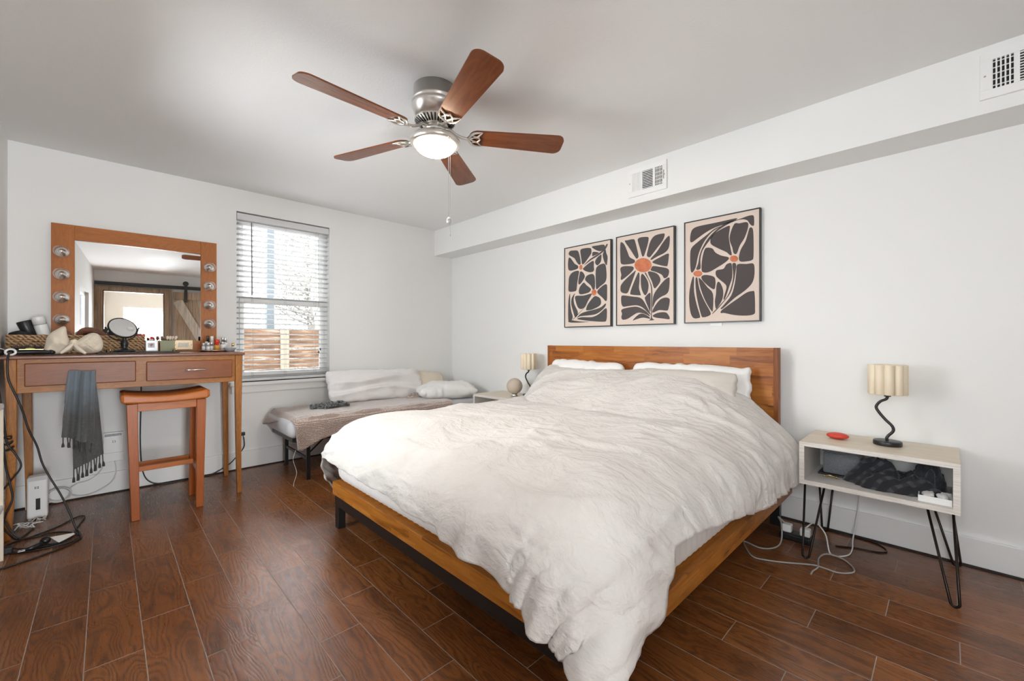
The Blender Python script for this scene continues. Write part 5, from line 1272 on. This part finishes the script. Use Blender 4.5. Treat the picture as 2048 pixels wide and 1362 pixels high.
part('paper_tag', MB().add([(-.225,3.455,.030), (-.188,3.385,.012), (-.128,3.440,.022), (-.135,3.455,.026)], [(0,1,2,3)]), M['paper'], r, solid=.0006)
r = thing('black_adapter', 'black plug-in adapter block on the floor at the left edge', 'adapter', (-.385, 3.44, 0))
part('block', MB().box(-.415, -.355, 3.415, 3.465, .0005, .034), M['black'], r, bevel=.005)
part('lead', MB().tube([(-.356,3.44,.017), (-.32,3.425,.008), (-.24,3.395,.005), (-.15,3.385,.005), (-.105,3.42,.006), (-.12,3.455,.008)], .004, 8, smooth=6), M['cordblack'], r, smooth=True)
def hang(nm, lab, pts, r_=.0045):
    return single(nm, lab, 'cord', MB().tube(pts, r_, 8, smooth=8), M['cordblack'], smooth=True)
hang('hanging_cord', 'black cord hanging in front of the left table leg with a wide loop', [(-.432,3.60,1.02), (-.423,3.585,.86), (-.404,3.58,.68), (-.392,3.575,.56), (-.36,3.57,.49), (-.342,3.57,.42), (-.385,3.575,.34), (-.425,3.575,.27), (-.427,3.575,.20), (-.398,3.57,.13), (-.375,3.57,.07), (-.34,3.57,.018), (-.30,3.60,.006), (-.22,3.60,.006), (-.16,3.55,.006), (-.125,3.49,.006)])
hang('hanging_cord', 'black cord twisted around the looped one on the left table leg', [(-.440,3.61,1.02), (-.432,3.59,.80), (-.415,3.582,.62), (-.402,3.565,.53), (-.395,3.565,.43), (-.380,3.565,.33), (-.372,3.565,.25), (-.395,3.565,.17), (-.405,3.565,.11), (-.385,3.57,.06), (-.36,3.60,.012), (-.335,3.68,.006), (-.31,3.80,.006)])
kn = MB()
for k in range(3):
    kn.tube([(-.402+.026*math.cos(a)+.004*k, 3.574-.014*math.sin(a), .588-.030*k+.010*math.sin(a*2+k)) for a in np.linspace(0, 2*PI, 18, endpoint=False)], .0036, 7, closed=True)
single('cord_tie', 'loose knot of thin black cord wound around the hanging cords', 'cord', kn, M['cordblack'], smooth=True)
wc = MB(); rr = random.Random(9)
for k in range(5):
    q = [(-.405+rr.uniform(0,.035)+.11*t_/5, 3.80+.02*k+.03*math.sin(t_*1.4+k), .006+.022*abs(math.sin(t_*1.1+k))) for t_ in range(6)]
    wc.tube(q, .003, 6, smooth=5)
single('white_cord_pile', 'tangle of thin white cords on the floor left of the router', 'cords', wc, M['cordwhite'], smooth=True)
single('white_box', 'pale flat box standing against the baseboard behind the router', 'box', MB().box(-.385, -.315, 4.21, 4.262, .002, .165), M['trim'], bevel=.003)
r = thing('white_side_shelf', 'white two-tier shelf just entering the photo at its left edge', 'shelf', (-.43, 3.30, 0))
for z in (.255, .770):
    part('shelf_rim', MB().box(-.462, -.377, 3.02, 3.36, z, z+.030), M['white'], r, bevel=.008, seg=3)
for x, y in ((-.455, 3.03), (-.392, 3.03), (-.455, 3.335), (-.392, 3.335)):
    part('post', MB().box(x, x+.014, y, y+.014, 0, .77), M['bow'], r)

# ================================================================== barn door seen in the mirror
r = thing('barn_door', 'weathered plank sliding barn door with a Z brace, reflected in the dressing mirror', 'sliding door', (1.1, Y0+.06, .02))
bd = MB()
for k in range(7): bd.box(.60+k*.145, .60+k*.145+.142, Y0+.050, Y0+.075, .03, 2.12)
part('planks', bd, M['barn'], r)
part('top_rail', MB().box(.60, 1.615, Y0+.075, Y0+.095, 1.98, 2.12), M['barn'], r, bevel=.003)
part('bottom_rail', MB().box(.60, 1.615, Y0+.075, Y0+.095, .03, .17), M['barn'], r, bevel=.003)
def brace(x0, z0_, x1, z1_, w_=.075):
    d = Vector((x1-x0, 0, z1_-z0_)).normalized(); n_ = Vector((-d.z, 0, d.x))*w_
    q = [Vector((x0, 0, z0_)), Vector((x1, 0, z1_))]
    return MB().prism([(p.x, p.z) for p in (q[0]-n_, q[1]-n_, q[1]+n_, q[0]+n_)], 0, .02, Matrix(((1,0,0,0),(0,0,1,Y0+.075),(0,1,0,0),(0,0,0,1))))
part('brace', brace(.66, 1.95, 1.52, .22), M['barngrey'], r)
for x in (.784, 1.43):
    hg = part('hanger_strap', MB().box(x-.024, x+.024, Y0+.096, Y0+.103, 1.93, 2.30), M['blackmetal'], r)
    part('roller', MB().lathe([(0,-.012), (.045,-.012), (.045,.012), (0,.0125)], 24, (x, Y0+.088, 2.285), Matrix.Rotation(PI/2, 4, 'X')), M['blackmetal'], hg)
r = thing('sliding_rail', 'black flat steel door track above the doorway, reflected in the dressing mirror', 'rail', (.7, Y0+.05, 2.18))
part('track', MB().box(X0+.01, 1.9, Y0+.080, Y0+.092, 2.17, 2.235), M['blackmetal'], r)
for x in (-.3, .4, 1.1, 1.7): part('standoff', MB().lathe([(.012,0), (.012,.08), (0,.0801)], 12, (x, Y0+.080, 2.20), Matrix.Rotation(PI/2, 4, 'X')), M['blackmetal'], r)
